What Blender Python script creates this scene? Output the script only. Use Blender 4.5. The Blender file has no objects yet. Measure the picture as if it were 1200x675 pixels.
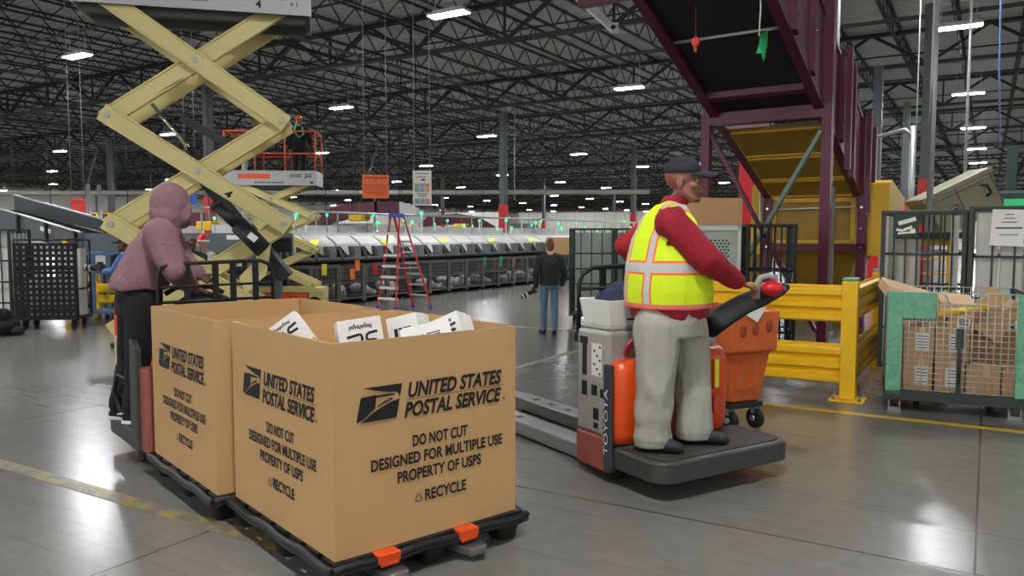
import bpy, bmesh, math, random
from mathutils import Vector, Matrix, noise, Quaternion
V = Vector
S = bpy.context.scene
COL = S.collection
random.seed(7)

# ------------------------------------------------------------------ camera, world, exposure
CAM_H, FOC = 1.65, 920.0
PITCH = math.atan(62.5 / FOC)
cam = bpy.data.cameras.new('camera')
cam.sensor_fit = 'HORIZONTAL'; cam.sensor_width = 36.0; cam.lens = FOC / 1200 * 36.0
cam.clip_start = 0.05; cam.clip_end = 1000
camo = bpy.data.objects.new('camera', cam); COL.objects.link(camo)
camo.location = (0, 0, CAM_H); camo.rotation_euler = (math.pi / 2 - PITCH, 0, 0)
S.camera = camo
w = bpy.data.worlds.new('ambient_fill'); S.world = w; w.use_nodes = True  # even grey background, added as fill light for the hall
w.node_tree.nodes['Background'].inputs[0].default_value = (1.0, 1.0, 0.99, 1)
w.node_tree.nodes['Background'].inputs[1].default_value = 0.29
S.view_settings.view_transform = 'Standard'; S.view_settings.look = 'None'
S.view_settings.gamma = 1; S.view_settings.use_curve_mapping = False
S.view_settings.exposure = 2.1
LAMP = 88.0                      # emission of the high-bay diffusers
S.cycles.use_denoising = True
S.cycles.max_bounces = 6; S.cycles.diffuse_bounces = 3; S.cycles.glossy_bounces = 3
S.cycles.sample_clamp_indirect = 4.0

# ------------------------------------------------------------------ photo geometry helpers (building grid and camera)
_F = V((0, math.cos(PITCH), -math.sin(PITCH))); _U = V((0, math.sin(PITCH), math.cos(PITCH))); _R = V((1, 0, 0))
def _ray(px, py): return _F + _R * ((px - 600) / FOC) - _U * ((py - 337.5) / FOC)
def gnd(px, py, z=0.0):
    d = _ray(px, py); k = (z - CAM_H) / d.z
    return V((d.x * k, d.y * k, z))
def at(px, py, Y):
    d = _ray(px, py); k = Y / d.y
    return V((d.x * k, Y, CAM_H + d.z * k))
ANG = math.radians(31.2)
CA, SA = math.cos(ANG), math.sin(ANG)
def Bw(m, n, z=0.0): return V((m * CA + n * SA, -m * SA + n * CA, z))

# ------------------------------------------------------------------ materials
def lin(c):
    r = []
    for v in c[:3]:
        v = v / 255.0
        r.append(v / 12.92 if v <= 0.04045 else ((v + 0.055) / 1.055) ** 2.4)
    return r
def pm(name, rgb, rough=0.5, metal=0.0, var=0.12, scale=9.0, bump=0.0, bscale=40.0, spec=0.5, emit=0.0):
    m = bpy.data.materials.new(name); m.use_nodes = True
    nt = m.node_tree; b = nt.nodes['Principled BSDF']
    c = lin(rgb)
    tc = nt.nodes.new('ShaderNodeTexCoord')
    no = nt.nodes.new('ShaderNodeTexNoise'); no.inputs['Scale'].default_value = scale; no.inputs['Detail'].default_value = 4
    nt.links.new(tc.outputs['Object'], no.inputs['Vector'])
    mx = nt.nodes.new('ShaderNodeMix'); mx.data_type = 'RGBA'
    nt.links.new(no.outputs['Fac'], mx.inputs['Factor'])
    mx.inputs['A'].default_value = [max(0, v * (1 - var)) for v in c] + [1]
    mx.inputs['B'].default_value = [min(1, v * (1 + var)) for v in c] + [1]
    nt.links.new(mx.outputs['Result'], b.inputs['Base Color'])
    b.inputs['Roughness'].default_value = rough; b.inputs['Metallic'].default_value = metal
    b.inputs['Specular IOR Level'].default_value = spec
    if bump:
        n2 = nt.nodes.new('ShaderNodeTexNoise'); n2.inputs['Scale'].default_value = bscale; n2.inputs['Detail'].default_value = 3
        nt.links.new(tc.outputs['Object'], n2.inputs['Vector'])
        bp = nt.nodes.new('ShaderNodeBump'); bp.inputs['Strength'].default_value = bump; bp.inputs['Distance'].default_value = 0.02
        nt.links.new(n2.outputs['Fac'], bp.inputs['Height']); nt.links.new(bp.outputs['Normal'], b.inputs['Normal'])
    if emit:
        b.inputs['Emission Color'].default_value = c + [1]; b.inputs['Emission Strength'].default_value = emit
    return m
M = {}
def mat(k, *a, **kw): M[k] = pm(k, *a, **kw); return M[k]
mat('cardboard', (198, 158, 106), .85, var=.05, scale=3, bump=.06, bscale=90)
mat('carton', (190, 150, 105), .85, var=.10, scale=6)
mat('carton_pale', (214, 180, 140), .85, var=.06)
mat('ink', (22, 20, 20), .7, var=.05)
mat('black_plastic', (22, 23, 25), .5, var=.2, scale=12)
mat('dark_steel', (30, 32, 33), .5, .3, var=.2)
mat('truss_steel', (37, 40, 42), .6, .0, var=.12, scale=1)
mat('column_steel', (84, 90, 92), .55, .0, var=.08)
mat('deck', (186, 187, 184), .6, 0, var=.12, scale=.35)
mat('steel', (150, 150, 148), .35, .85, var=.15)
mat('galv', (175, 178, 178), .4, .6, var=.12)
mat('orange', (226, 78, 22), .4, var=.08)
mat('bin_orange', (205, 98, 40), .55, var=.14, bump=.1)
mat('rail_orange', (214, 80, 42), .45)
mat('grey_paint', (160, 158, 150), .5, var=.12, scale=14)
mat('strip', (52, 58, 64), .5)
mat('rubber', (16, 16, 16), .75)
mat('platform', (70, 70, 66), .55, .25, var=.3, scale=18)
mat('platform_mat', (58, 54, 52), .8, var=.3, scale=30, bump=.2)
mat('skin', (140, 90, 72), .55, var=.06)  # darker tone, shadow on the vest man's face is put into it
mat('skin_pale', (205, 150, 125), .55, var=.05)
mat('skin_dark', (104, 66, 50), .55, var=.05)
mat('maroon_knit', (150, 22, 38), .85, var=.12, scale=20, bump=.45, bscale=16)
mat('khaki', (168, 166, 152), .85, var=.06, scale=15, bump=.6, bscale=11)
mat('shoe', (26, 27, 30), .6)
mat('cap', (34, 36, 42), .8)
mat('mauve', (142, 106, 112), .92, var=.10, scale=14, bump=.55, bscale=22)
mat('black_cloth', (20, 20, 24), .9)
mat('white', (225, 226, 222), .55, var=.04)
mat('paper', (228, 226, 220), .7, var=.03)
mat('yellow', (240, 190, 20), .4, var=.07, scale=5)
mat('ochre', (150, 118, 32), .5, var=.12, scale=4)
mat('pan_yellow', (212, 168, 30), .45, var=.1)
mat('purple', (88, 26, 52), .35, .1, var=.18, scale=3)
mat('belt', (24, 25, 30), .7, var=.15)
mat('pad_green', (106, 168, 134), .55, var=.5, scale=22)
mat('wire', (186, 188, 182), .45, .3)
mat('cage_steel', (58, 66, 62), .5, .3, var=.2)
mat('cage_green', (38, 58, 48), .5, .2, var=.2)
mat('liner', (196, 194, 184), .6, var=.15, scale=5)
mat('liner_green', (158, 168, 154), .6, var=.25, scale=3)
mat('cream', (206, 192, 128), .4, var=.05, scale=4)
mat('deck_grey', (170, 172, 172), .5, .1, var=.08)
mat('deck_under', (92, 94, 94), .6, var=.15)
mat('chrome', (210, 210, 212), .15, 1.0)
mat('red', (205, 28, 36), .4, var=.05)
mat('ladder_red', (200, 26, 50), .4, var=.05)
mat('alu', (190, 192, 192), .35, .5)
mat('blue', (46, 92, 190), .5)
mat('cart_blue', (72, 104, 142), .5)
mat('navy', (38, 46, 74), .85)
mat('olive', (134, 132, 106), .5, var=.05)
mat('jacket', (40, 44, 38), .9, var=.1)
mat('denim', (92, 122, 150), .9, var=.12, scale=20)
mat('hair', (110, 80, 60), .8)
mat('sorter_white', (214, 214, 210), .45)
mat('sorter_grey', (112, 116, 120), .5)
mat('sorter_dark', (34, 36, 38), .6)
mat('bin_wire', (98, 98, 94), .55, .3, var=.25)
mat('bag', (190, 192, 192), .35, var=.25, scale=12)
mat('wall_white', (226, 224, 212), .75, var=.04, scale=.2)
mat('conv_grey', (86, 92, 94), .5, .2, var=.1)
mat('sign_orange', (232, 112, 56), .6)
mat('sign_red', (238, 82, 66), .6)
mat('tag_orange', (250, 130, 30), .6)
mat('tag_green', (36, 176, 96), .6)
mat('tag_yellow', (240, 230, 60), .6)
mat('led_green', (30, 240, 120), .4, emit=1.2)
mat('led_yellow', (220, 235, 40), .4, emit=.5)
mat('lamp_glow', (250, 252, 255), .4, emit=LAMP)
mat('lamp_body', (215, 216, 214), .4)
mat('cable_blue', (120, 150, 215), .5)
mat('hose', (170, 70, 80), .5)
mat('tape_white', (236, 236, 230), .5)
mat('camera_body', (20, 20, 22), .4)
mat('eye_white', (220, 215, 208), .3)
mat('lip', (130, 72, 66), .5)

# ------------------------------------------------------------------ mesh builder
class MB:
    def __init__(s): s.v = []; s.f = []; s.sm = []; s.mi = []; s.cur = 0
    def _add(s, vs, fs, smooth=False):
        o = len(s.v); s.v.extend(V(p) for p in vs)
        for f in fs: s.f.append([i + o for i in f]); s.sm.append(smooth); s.mi.append(s.cur)
        return s
    def box(s, c, d, R=None):
        c = V(c); x, y, z = d[0] / 2, d[1] / 2, d[2] / 2
        vs = [V((a, b, e)) for a in (-x, x) for b in (-y, y) for e in (-z, z)]
        if R is not None: vs = [R @ q for q in vs]
        return s._add([c + q for q in vs], [(0, 1, 3, 2), (4, 6, 7, 5), (0, 4, 5, 1), (2, 3, 7, 6), (0, 2, 6, 4), (1, 5, 7, 3)])
    def bx(s, x0, x1, y0, y1, z0, z1): return s.box(((x0 + x1) / 2, (y0 + y1) / 2, (z0 + z1) / 2), (x1 - x0, y1 - y0, z1 - z0))
    def bar(s, p0, p1, wd, ht, up=(0, 0, 1)):
        p0, p1 = V(p0), V(p1); d = (p1 - p0); L = d.length; d.normalize(); up = V(up)
        if abs(d.dot(up)) > .98: up = V((1, 0, 0)) if abs(d.x) < .9 else V((0, 1, 0))
        x = d.cross(up).normalized(); u = x.cross(d).normalized()
        R = Matrix((x, d, u)).transposed()
        return s.box((p0 + p1) / 2, (wd, L, ht), R)
    def tube(s, p0, p1, r, r2=None, n=10):
        p0, p1 = V(p0), V(p1); r2 = r if r2 is None else r2
        d = (p1 - p0).normalized(); a = d.orthogonal().normalized(); b = d.cross(a)
        vs = []
        for p, q in ((p0, r), (p1, r2)):
            for i in range(n):
                t = 2 * math.pi * i / n; vs.append(p + (a * math.cos(t) + b * math.sin(t)) * q)
        s._add(vs, [(i, (i + 1) % n, n + (i + 1) % n, n + i) for i in range(n)], True)
        o = len(s.v) - 2 * n
        s.f.append([o + i for i in reversed(range(n))]); s.f.append([o + n + i for i in range(n)]); s.sm += [False] * 2; s.mi += [s.cur] * 2
        return s
    def path(s, pts, r, n=8):
        pts = [V(p) for p in pts]; prev = None; rings = []
        for i, p in enumerate(pts):
            d = (pts[min(i + 1, len(pts) - 1)] - pts[max(i - 1, 0)]).normalized()
            if prev is None: a = d.orthogonal().normalized()
            else: a = (prev - d * prev.dot(d)).normalized()
            prev = a; b = d.cross(a)
            rings.append([p + (a * math.cos(2 * math.pi * k / n) + b * math.sin(2 * math.pi * k / n)) * r for k in range(n)])
        vs = [q for g in rings for q in g]; fs = []
        for i in range(len(rings) - 1):
            for k in range(n): fs.append((i * n + k, i * n + (k + 1) % n, (i + 1) * n + (k + 1) % n, (i + 1) * n + k))
        s._add(vs, fs, True)
        o = len(s.v) - len(vs); m = len(rings) - 1
        s.f.append([o + i for i in reversed(range(n))]); s.f.append([o + m * n + i for i in range(n)]); s.sm += [False] * 2; s.mi += [s.cur] * 2
        return s
    def prism(s, poly, ext):
        poly = [V(p) for p in poly]; e = V(ext); n = len(poly)
        vs = poly + [p + e for p in poly]
        fs = [tuple(reversed(range(n))), tuple(range(n, 2 * n))] + [(i, (i + 1) % n, n + (i + 1) % n, n + i) for i in range(n)]
        return s._add(vs, fs)
    def quad(s, a, b, c, d): return s._add([a, b, c, d], [(0, 1, 2, 3)])
    def ell(s, c, r, R=None, nu=14, nv=9, cut=None):
        c = V(c); vs = []
        for j in range(nv + 1):
            ph = math.pi * j / nv
            for i in range(nu):
                t = 2 * math.pi * i / nu
                q = V((r[0] * math.sin(ph) * math.cos(t), r[1] * math.sin(ph) * math.sin(t), r[2] * math.cos(ph)))
                if cut is not None and q.z < cut: q.z = cut
                vs.append(c + (R @ q if R is not None else q))
        fs = [(j * nu + i, (j + 1) * nu + i, (j + 1) * nu + (i + 1) % nu, j * nu + (i + 1) % nu) for j in range(nv) for i in range(nu)]
        return s._add(vs, fs, True)
    def loft(s, rings, smooth=True, caps=True):
        n = len(rings[0]); vs = [q for g in rings for q in g]
        fs = [(i * n + k, i * n + (k + 1) % n, (i + 1) * n + (k + 1) % n, (i + 1) * n + k) for i in range(len(rings) - 1) for k in range(n)]
        s._add(vs, fs, smooth)
        if caps:
            o = len(s.v) - len(vs); m = len(rings) - 1
            s.f.append([o + i for i in reversed(range(n))]); s.f.append([o + m * n + i for i in range(n)]); s.sm += [smooth] * 2; s.mi += [s.cur] * 2
        return s
    def mesh(s, name):
        me = bpy.data.meshes.new(name); me.from_pydata([tuple(p) for p in s.v], [], s.f)
        me.polygons.foreach_set('use_smooth', s.sm); me.polygons.foreach_set('material_index', s.mi)
        bm = bmesh.new(); bm.from_mesh(me); bmesh.ops.recalc_face_normals(bm, faces=bm.faces); bm.to_mesh(me); bm.free()
        return me
    def build(s, name, m, parent=None, bevel=0.0, seg=2):
        me = s.mesh(name)
        for k in (m if isinstance(m, (list, tuple)) else [m]): me.materials.append(M[k] if isinstance(k, str) else k)
        o = bpy.data.objects.new(name, me); COL.objects.link(o)
        if parent: o.parent = parent
        if bevel:
            b = o.modifiers.new('bevel', 'BEVEL'); b.width = bevel; b.segments = seg; b.limit_method = 'ANGLE'; b.angle_limit = math.radians(35)
        return o

def tag(o, label, cat, group=None, kind=None):
    o['label'] = label; o['category'] = cat
    if group: o['group'] = group
    if kind: o['kind'] = kind
    return o
def thing(name, label, cat, loc=(0, 0, 0), rz=0.0, group=None):
    o = bpy.data.objects.new(name, None); COL.objects.link(o); o.empty_display_size = .2
    o.location = loc; o.rotation_euler = (0, 0, rz); tag(o, label, cat, group)
    return o
def struct(o): o['kind'] = 'structure'; return o
CHILD = {}
def kids(o): return [c for c in bpy.data.objects if c.parent == o]
def dup(o, loc, rz=None, label=None, group=None):
    c = o.copy(); COL.objects.link(c); c.location = loc
    if rz is not None: c.rotation_euler = (0, 0, rz)
    if label: c['label'] = label
    if group: c['group'] = group
    if o.name not in CHILD: CHILD[o.name] = [(k, kids(k)) for k in kids(o)]
    for ch, gs in CHILD[o.name]:
        d = ch.copy(); COL.objects.link(d); d.parent = c
        for g in gs:
            e = g.copy(); COL.objects.link(e); e.parent = d
    return c
def frame(o):
    return Matrix.Translation(o.location) @ Matrix.Rotation(o.rotation_euler.z, 4, 'Z')

def text(name, st, m, parent, org, xd, ud, cap=None, width=None, shear=0.0, bold=0.0, align='LEFT', depth=0.0006):
    cu = bpy.data.curves.new(name, 'FONT'); cu.body = st; cu.size = 1; cu.shear = shear; cu.offset = bold; cu.resolution_u = 3; cu.extrude = 0
    o = bpy.data.objects.new(name, cu); COL.objects.link(o)
    dg = bpy.context.evaluated_depsgraph_get(); dg.update()
    me = bpy.data.meshes.new_from_object(o.evaluated_get(dg)); bpy.data.objects.remove(o); bpy.data.curves.remove(cu)
    xs = [v.co.x for v in me.vertices]; x0, x1 = min(xs), max(xs)
    sy = (cap / .73) if cap else width / (x1 - x0)
    sx = width / (x1 - x0) if width else sy
    xd, ud = V(xd).normalized(), V(ud).normalized(); nd = xd.cross(ud)
    sh = {'LEFT': 0, 'CENTER': -(x1 - x0) / 2, 'RIGHT': -(x1 - x0)}[align]
    for v in me.vertices:
        v.co = V(org) + xd * ((v.co.x - x0 + sh) * sx) + ud * (v.co.y * sy) + nd * depth
    me.materials.clear(); me.materials.append(M[m])
    q = bpy.data.objects.new(name, me); COL.objects.link(q)
    if parent: q.parent = parent
    return q
# ================================================================== the hall: floor, roof, walls
def floor_mat():
    m = bpy.data.materials.new('polished_concrete'); m.use_nodes = True; nt = m.node_tree; b = nt.nodes['Principled BSDF']
    N = lambda t, **k: nt.nodes.new(t)
    tc = N('ShaderNodeTexCoord')
    def noise_(sc, det=5, rough=.6, vec=None):
        n = N('ShaderNodeTexNoise'); n.inputs['Scale'].default_value = sc; n.inputs['Detail'].default_value = det; n.inputs['Roughness'].default_value = rough
        nt.links.new(vec or tc.outputs['Object'], n.inputs['Vector']); return n.outputs['Fac']
    def math_(op, a, b_=None, c_=None):
        n = N('ShaderNodeMath'); n.operation = op
        for i, q in enumerate((a, b_, c_)):
            if q is None: continue
            if isinstance(q, (int, float)): n.inputs[i].default_value = q
            else: nt.links.new(q, n.inputs[i])
        return n.outputs[0]
    def ramp(f, stops):
        n = N('ShaderNodeValToRGB'); nt.links.new(f, n.inputs[0])
        e = n.color_ramp.elements; e[0].position, e[0].color = stops[0][0], stops[0][1]; e[1].position, e[1].color = stops[1][0], stops[1][1]
        return n.outputs[0]
    big = noise_(.35, 5, .55); fine = noise_(7, 6, .6)
    g = lambda v: (v, v * .955, v * .86, 1)
    base = ramp(math_('ADD', math_('MULTIPLY', big, .6), math_('MULTIPLY', fine, .4)), [(.25, g(.135)), (.75, g(.22))])
    # long scuffs
    mp = N('ShaderNodeMapping'); nt.links.new(tc.outputs['Object'], mp.inputs[0]); mp.inputs['Scale'].default_value = (.35, 9, 1); mp.inputs['Rotation'].default_value = (0, 0, .5)
    sc = noise_(2.2, 6, .6, mp.outputs[0])
    rm = N('ShaderNodeMapRange'); nt.links.new(sc, rm.inputs[0]); rm.inputs[1].default_value = .52; rm.inputs[2].default_value = .80
    mask = math_('MULTIPLY', rm.outputs[0], .35)
    mx = N('ShaderNodeMix'); mx.data_type = 'RGBA'; nt.links.new(mask, mx.inputs['Factor']); nt.links.new(base, mx.inputs['A']); mx.inputs['B'].default_value = g(.05)
    # saw-cut control joints on the building grid
    sep = N('ShaderNodeSeparateXYZ'); nt.links.new(tc.outputs['Object'], sep.inputs[0])
    def joint(ax, per, off, wd):
        q = math_('FRACT', math_('DIVIDE', math_('ADD', sep.outputs[ax], off + wd), per))
        return math_('LESS_THAN', q, 2 * wd / per)
    j = math_('MAXIMUM', joint(0, 3.66, 0, .006), joint(1, 4.3, -.05, .006))
    mx2 = N('ShaderNodeMix'); mx2.data_type = 'RGBA'; nt.links.new(math_('MULTIPLY', j, .8), mx2.inputs['Factor']); nt.links.new(mx.outputs['Result'], mx2.inputs['A']); mx2.inputs['B'].default_value = g(.02)
    nt.links.new(mx2.outputs['Result'], b.inputs['Base Color'])
    b.inputs['Roughness'].default_value = .23
    b.inputs['Specular IOR Level'].default_value = .55
    bp = N('ShaderNodeBump'); bp.inputs['Strength'].default_value = .03; bp.inputs['Distance'].default_value = .02
    nt.links.new(noise_(3.0, 3), bp.inputs['Height']); nt.links.new(bp.outputs['Normal'], b.inputs['Normal'])
    return m
M['floor'] = floor_mat()
def tape_mat(name, rgb, wear):
    m = pm(name, rgb, .5, var=.15); nt = m.node_tree; b = nt.nodes['Principled BSDF']
    src = b.inputs['Base Color'].links[0].from_socket
    n = nt.nodes.new('ShaderNodeTexNoise'); n.inputs['Scale'].default_value = 7; n.inputs['Detail'].default_value = 9; n.inputs['Roughness'].default_value = .75
    tc = nt.nodes.new('ShaderNodeTexCoord'); nt.links.new(tc.outputs['Object'], n.inputs['Vector'])
    r = nt.nodes.new('ShaderNodeMapRange'); r.inputs[1].default_value = wear; r.inputs[2].default_value = wear + .12
    nt.links.new(n.outputs['Fac'], r.inputs[0])
    mx = nt.nodes.new('ShaderNodeMix'); mx.data_type = 'RGBA'; nt.links.new(r.outputs[0], mx.inputs['Factor']); nt.links.new(src, mx.inputs['A']); mx.inputs['B'].default_value = (.14, .13, .115, 1)
    nt.links.new(mx.outputs['Result'], b.inputs['Base Color']); b.inputs['Roughness'].default_value = .35
    return m
M['tape_worn'] = tape_mat('tape_worn', (158, 136, 72), .43)
M['tape_fresh'] = tape_mat('tape_fresh', (206, 170, 40), .58)
M['tape_faint'] = tape_mat('tape_faint', (150, 138, 90), .50)

X0, X1, Y0, Y1, ZD = -125, 45, -28, 205, 9.4
fl = struct(MB().quad((X0, Y0, 0), (X1, Y0, 0), (X1, Y1, 0), (X0, Y1, 0)).build('floor', 'floor')); fl.rotation_euler.z = -ANG
tapes = [('floor_tape', 'broad worn yellow tape line on the concrete beside the cardboard box pallets', (-14, -3.0, 2.79, 2.91), 'tape_worn'),
         ('floor_tape', 'narrow yellow tape line on the floor in front of the yellow guard rail', (-2.35, 8, 7.70, 7.80), 'tape_fresh'),
         ('floor_tape', 'faded tape line running past the walking woman in dark jacket', (-5.0, -4.9, 7.5, 34), 'tape_faint'),
         ('floor_tape', 'faint tape line crossing the open floor near the stepladder and cage carts', (-13.5, -5.2, 12.0, 12.1), 'tape_faint')]
for nm, lb, (a, b, c, d), mm in tapes:
    o = MB().bx(a, b, c, d, .0005, .003).build(nm, mm); o.rotation_euler.z = -ANG; tag(o, lb, 'floor tape')

# corrugated roof deck (ribs run across the bays)
deck = MB(); prof = []
y = Y0
while y < Y1:
    prof += [(y, ZD), (y + .16, ZD), (y + .20, ZD + .07), (y + .28, ZD + .07)]; y += .32
prof.append((Y1, ZD))
nv = len(prof)
deck._add([V((X0, q[0], q[1])) for q in prof] + [V((X1, q[0], q[1])) for q in prof], [(i, i + 1, nv + i + 1, nv + i) for i in range(nv - 1)])
o = struct(deck.build('ceiling', 'deck')); o.rotation_euler.z = -ANG
# walls at the far ends of the hall
def wall(nm, a, b, c, d, z0, z1):
    o = struct(MB().bx(a, b, c, d, z0, z1).build(nm, 'wall_white')); o.rotation_euler.z = -ANG
wall('wall_far', X0, X1, Y1, Y1 + .3, 0, ZD + .1)
wall('wall_left', X0 - .3, X0, Y0, Y1, 0, ZD + .1)
wall('wall_right', X1, X1 + .3, Y0, Y1, 0, ZD + .1)

# open-web joists run away from the camera; one long joist line per panel point
def joist_mesh(L, zt, zb, step, ch, wb):
    b = MB()
    b.bx(-ch, -.012, 0, L, zt - .05, zt); b.bx(.012, ch, 0, L, zt - .05, zt)
    b.bx(-ch, -.012, 0, L, zb, zb + .045); b.bx(.012, ch, 0, L, zb, zb + .045)
    n = int(L / step)
    for i in range(n):
        y0 = i * step
        b.bar((0, y0, zt - .02), (0, y0 + step / 2, zb + .02), wb, wb); b.bar((0, y0 + step / 2, zb + .02), (0, y0 + step, zt - .02), wb, wb)
    return b
jm = joist_mesh(Y1 - Y0, ZD - .02, ZD - .75, 1.35, .06, .032).mesh('ceiling_joist'); jm.materials.append(M['truss_steel'])
m_ = X0 + 1.0
while m_ < X1:
    o = bpy.data.objects.new('ceiling_joist', jm); COL.objects.link(o); o.location = Bw(m_, Y0, 0); o.rotation_euler.z = -ANG
    struct(o); o['group'] = 'bar joists under the roof deck'; m_ += 1.95
# joist girders across, deeper, one per bay
def girder_mesh(L, zt, zb, pan):
    b = MB()
    for sx in (-1, 1):
        b.box((L / 2, sx * .08, zt - .06), (L, .11, .12)); b.box((L / 2, sx * .08, zb + .06), (L, .11, .12))
    n = int(L / pan)
    for i in range(n):
        x = i * pan
        b.bar((x, 0, zt - .05), (x + pan / 2, 0, zb + .06), .11, .11); b.bar((x + pan / 2, 0, zb + .06), (x + pan, 0, zt - .05), .11, .11)
        b.bar((x + pan / 2, 0, zb + .06), (x + pan / 2, 0, zt - .05), .07, .07)
    return b
gm = girder_mesh(X1 - X0, ZD - .72, 7.95, 3.9).mesh('ceiling_girder'); gm.materials.append(M['truss_steel'])
gm2 = girder_mesh(X1 - X0, ZD - .1, 7.95, 3.9).mesh('ceiling_girder'); gm2.materials.append(M['truss_steel'])
n_ = 22.4 - 11.0 * 4
while n_ < Y1:
    o = bpy.data.objects.new('ceiling_girder', gm2); COL.objects.link(o); o.location = Bw(X0, n_, 0); o.rotation_euler.z = -ANG
    struct(o); o['group'] = 'joist girders under the roof deck'; n_ += 11.0
# sprinkler mains, bridging pipes
def pipe(m0, n0, m1, n1, z, r, mm='truss_steel'):
    o = MB().tube((m0, n0, z), (m1, n1, z), r, n=8).build('ceiling_pipe', mm); o.rotation_euler.z = -ANG; struct(o); o['group'] = 'sprinkler pipes under the roof'
for n0 in (15.2, 27.6, 38.6, 50, 61, 72, 94): pipe(X0, n0, X1, n0, 8.35, .05, 'column_steel')
for m0 in (-7.4, -20, -34, 5.5, -48): pipe(m0, -15, m0, 190, 8.2, .06, 'column_steel')
for k in range(9): pipe(X0, 12.6 + k * 5.5, X1, 12.6 + k * 5.5, ZD - .74, .03)
# columns, red sleeve on the lower part
def column(px, Y, wd=.32):
    p = at(px, 275, Y)
    o = MB().bx(-wd / 2, wd / 2, -wd / 2, wd / 2, 0, 7.95).build('column', 'column_steel', bevel=.02); o.location = (p.x, p.y, 0); o.rotation_euler.z = -ANG; struct(o)
    q = MB().bx(-wd / 2 - .03, wd / 2 + .03, -wd / 2 - .03, wd / 2 + .03, 0, 3.2).build('trim_column_sleeve', 'red', o, bevel=.02); struct(q)
for px, Y in [(590, 41), (519, 88), (742, 57), (879, 15.3), (247, 33), (132, 52), (637, 92), (719, 110), (1058, 38), (1024, 30), (830, 74), (1083, 22)]: column(px, Y)

# ================================================================== high-bay lights on their grid
lb = MB().bx(-.62, .62, -.2, .2, .02, .09).bx(-.5, .5, -.1, .1, .09, .17)
for sx in (-.45, .45): lb.tube((sx, 0, .17), (sx, 0, 1.0), .012, n=6)
lamp0 = lb.build('ceiling_light', 'lamp_body', bevel=.01)
tag(lamp0, 'rectangular white high-bay light glowing under the dark roof trusses', 'ceiling light', 'high-bay lights under the roof')
MB().bx(-.58, .58, -.17, .17, 0, .019).build('diffuser', 'lamp_glow', lamp0)
rows = [(-.95, 0), (-12.8, 3), (-26.4, 3), (-42.2, 5), (-57.5, 7), (-76.2, 4), (-95.5, 2), (-115, 6), (14.5, 2), (29, 0)]
first = True
for m0, off in rows:
    n0 = 13.6 + off - 13.0 * 3
    if m0 == -.95: n0 = 26.5 - 12.6 * 4
    if m0 == -12.8: n0 = 16.6 - 12.2 * 3
    while n0 < Y1 - 3:
        if n0 > Y0 + 2:
            if first: lamp0.location = Bw(m0, n0, 7.62); lamp0.rotation_euler.z = -ANG; first = False
            else: dup(lamp0, Bw(m0, n0, 7.62), -ANG)
        n0 += 12.6
# ================================================================== cardboard gaylord boxes on black pallets
RIG = V((-.81, 3.5, 0)); RZ = math.radians(40.3)
RF = Matrix.Translation(RIG) @ Matrix.Rotation(RZ, 4, 'Z')      # local x across the forks, local y along them, away from the camera
def eagle(parent, org, xd, wd, ht):
    # parallelogram emblem with a bird head cut out of it
    xd = V(xd).normalized(); u = V((0, 0, 1)); nd = xd.cross(u); b = MB()
    P = lambda a, c: V(org) + xd * ((a + .16 * c) / 1.16 * wd) + u * (c * ht) + nd * .0008
    def poly(pts): b._add([P(*q) for q in pts], [tuple(range(len(pts)))])
    poly([(.02, .98), (.985, .98), (.985, .60), (.93, .72), (.86, .76), (.66, .78), (.30, .88)])
    poly([(.0, .02), (.0, .72), (.38, .75), (.40, .36), (.14, .08)])
    poly([(.0, .72), (.66, .73), (.84, .71), (.84, .67), (.52, .66), (.38, .66)])
    poly([(.10, .0), (.985, .0), (.985, .56), (.92, .52), (.80, .50), (.44, .30)])
    poly([(.44, .36), (.56, .44), (.82, .56), (.78, .60), (.58, .52), (.46, .42)])
    return b.build('eagle_emblem', 'ink', parent)
def print_face(box, p0, p1, off):
    """the printing on one wall of a box: p0 -> p1 is the wall's bottom edge read from its left"""
    p0, p1 = V(p0), V(p1); xd = (p1 - p0).normalized(); W = (p1 - p0).length; u = V((0, 0, 1)); nd = xd.cross(u)
    O = lambda s, z: p0 + xd * s + u * z + nd * .0006
    s0 = off
    eagle(box, O(s0, .625), xd, .255, .165)
    text('lettering', 'UNITED STATES', 'ink', box, O(s0 + .285, .713), xd, u, cap=.073, width=.585, shear=.24, bold=.034)
    text('lettering', 'POSTAL SERVICE', 'ink', box, O(s0 + .262, .618), xd, u, cap=.073, width=.605, shear=.24, bold=.034)
    b = MB(); b._add([O(s0 + .275, .700), O(s0 + .885, .700), O(s0 + .885, .7025), O(s0 + .275, .7025)], [(0, 1, 2, 3)]); b.build('printed_rule', 'ink', box)
    text('lettering', '®', 'ink', box, O(s0 + .875, .618), xd, u, cap=.02, bold=.01)
    c = s0 + .475
    text('lettering', 'DO NOT CUT', 'ink', box, O(c, .468), xd, u, cap=.056, width=.335, bold=.03, align='CENTER')
    text('lettering', 'DESIGNED FOR MULTIPLE USE', 'ink', box, O(c, .385), xd, u, cap=.056, width=.80, bold=.03, align='CENTER')
    text('lettering', 'PROPERTY OF USPS', 'ink', box, O(c, .302), xd, u, cap=.056, width=.51, bold=.03, align='CENTER')
    text('lettering', 'RECYCLE', 'ink', box, O(c + .03, .185), xd, u, cap=.056, width=.255, bold=.03, align='CENTER')
    b = MB(); q = [V((-.028, 0)), V((.028, 0)), V((0, .05))]
    for i in range(3):
        a, e = q[i], q[(i + 1) % 3]; c2 = V((0, .0165))
        A = a.lerp(e, .08); E_ = a.lerp(e, .80)
        pts = [A, E_, E_.lerp(c2, .28), A.lerp(c2, .28)]
        b._add([O(c - .135 + t.x, .186 + t.y) for t in pts], [(0, 1, 2, 3)])
    b.build('recycle_symbol', 'ink', box)
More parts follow.
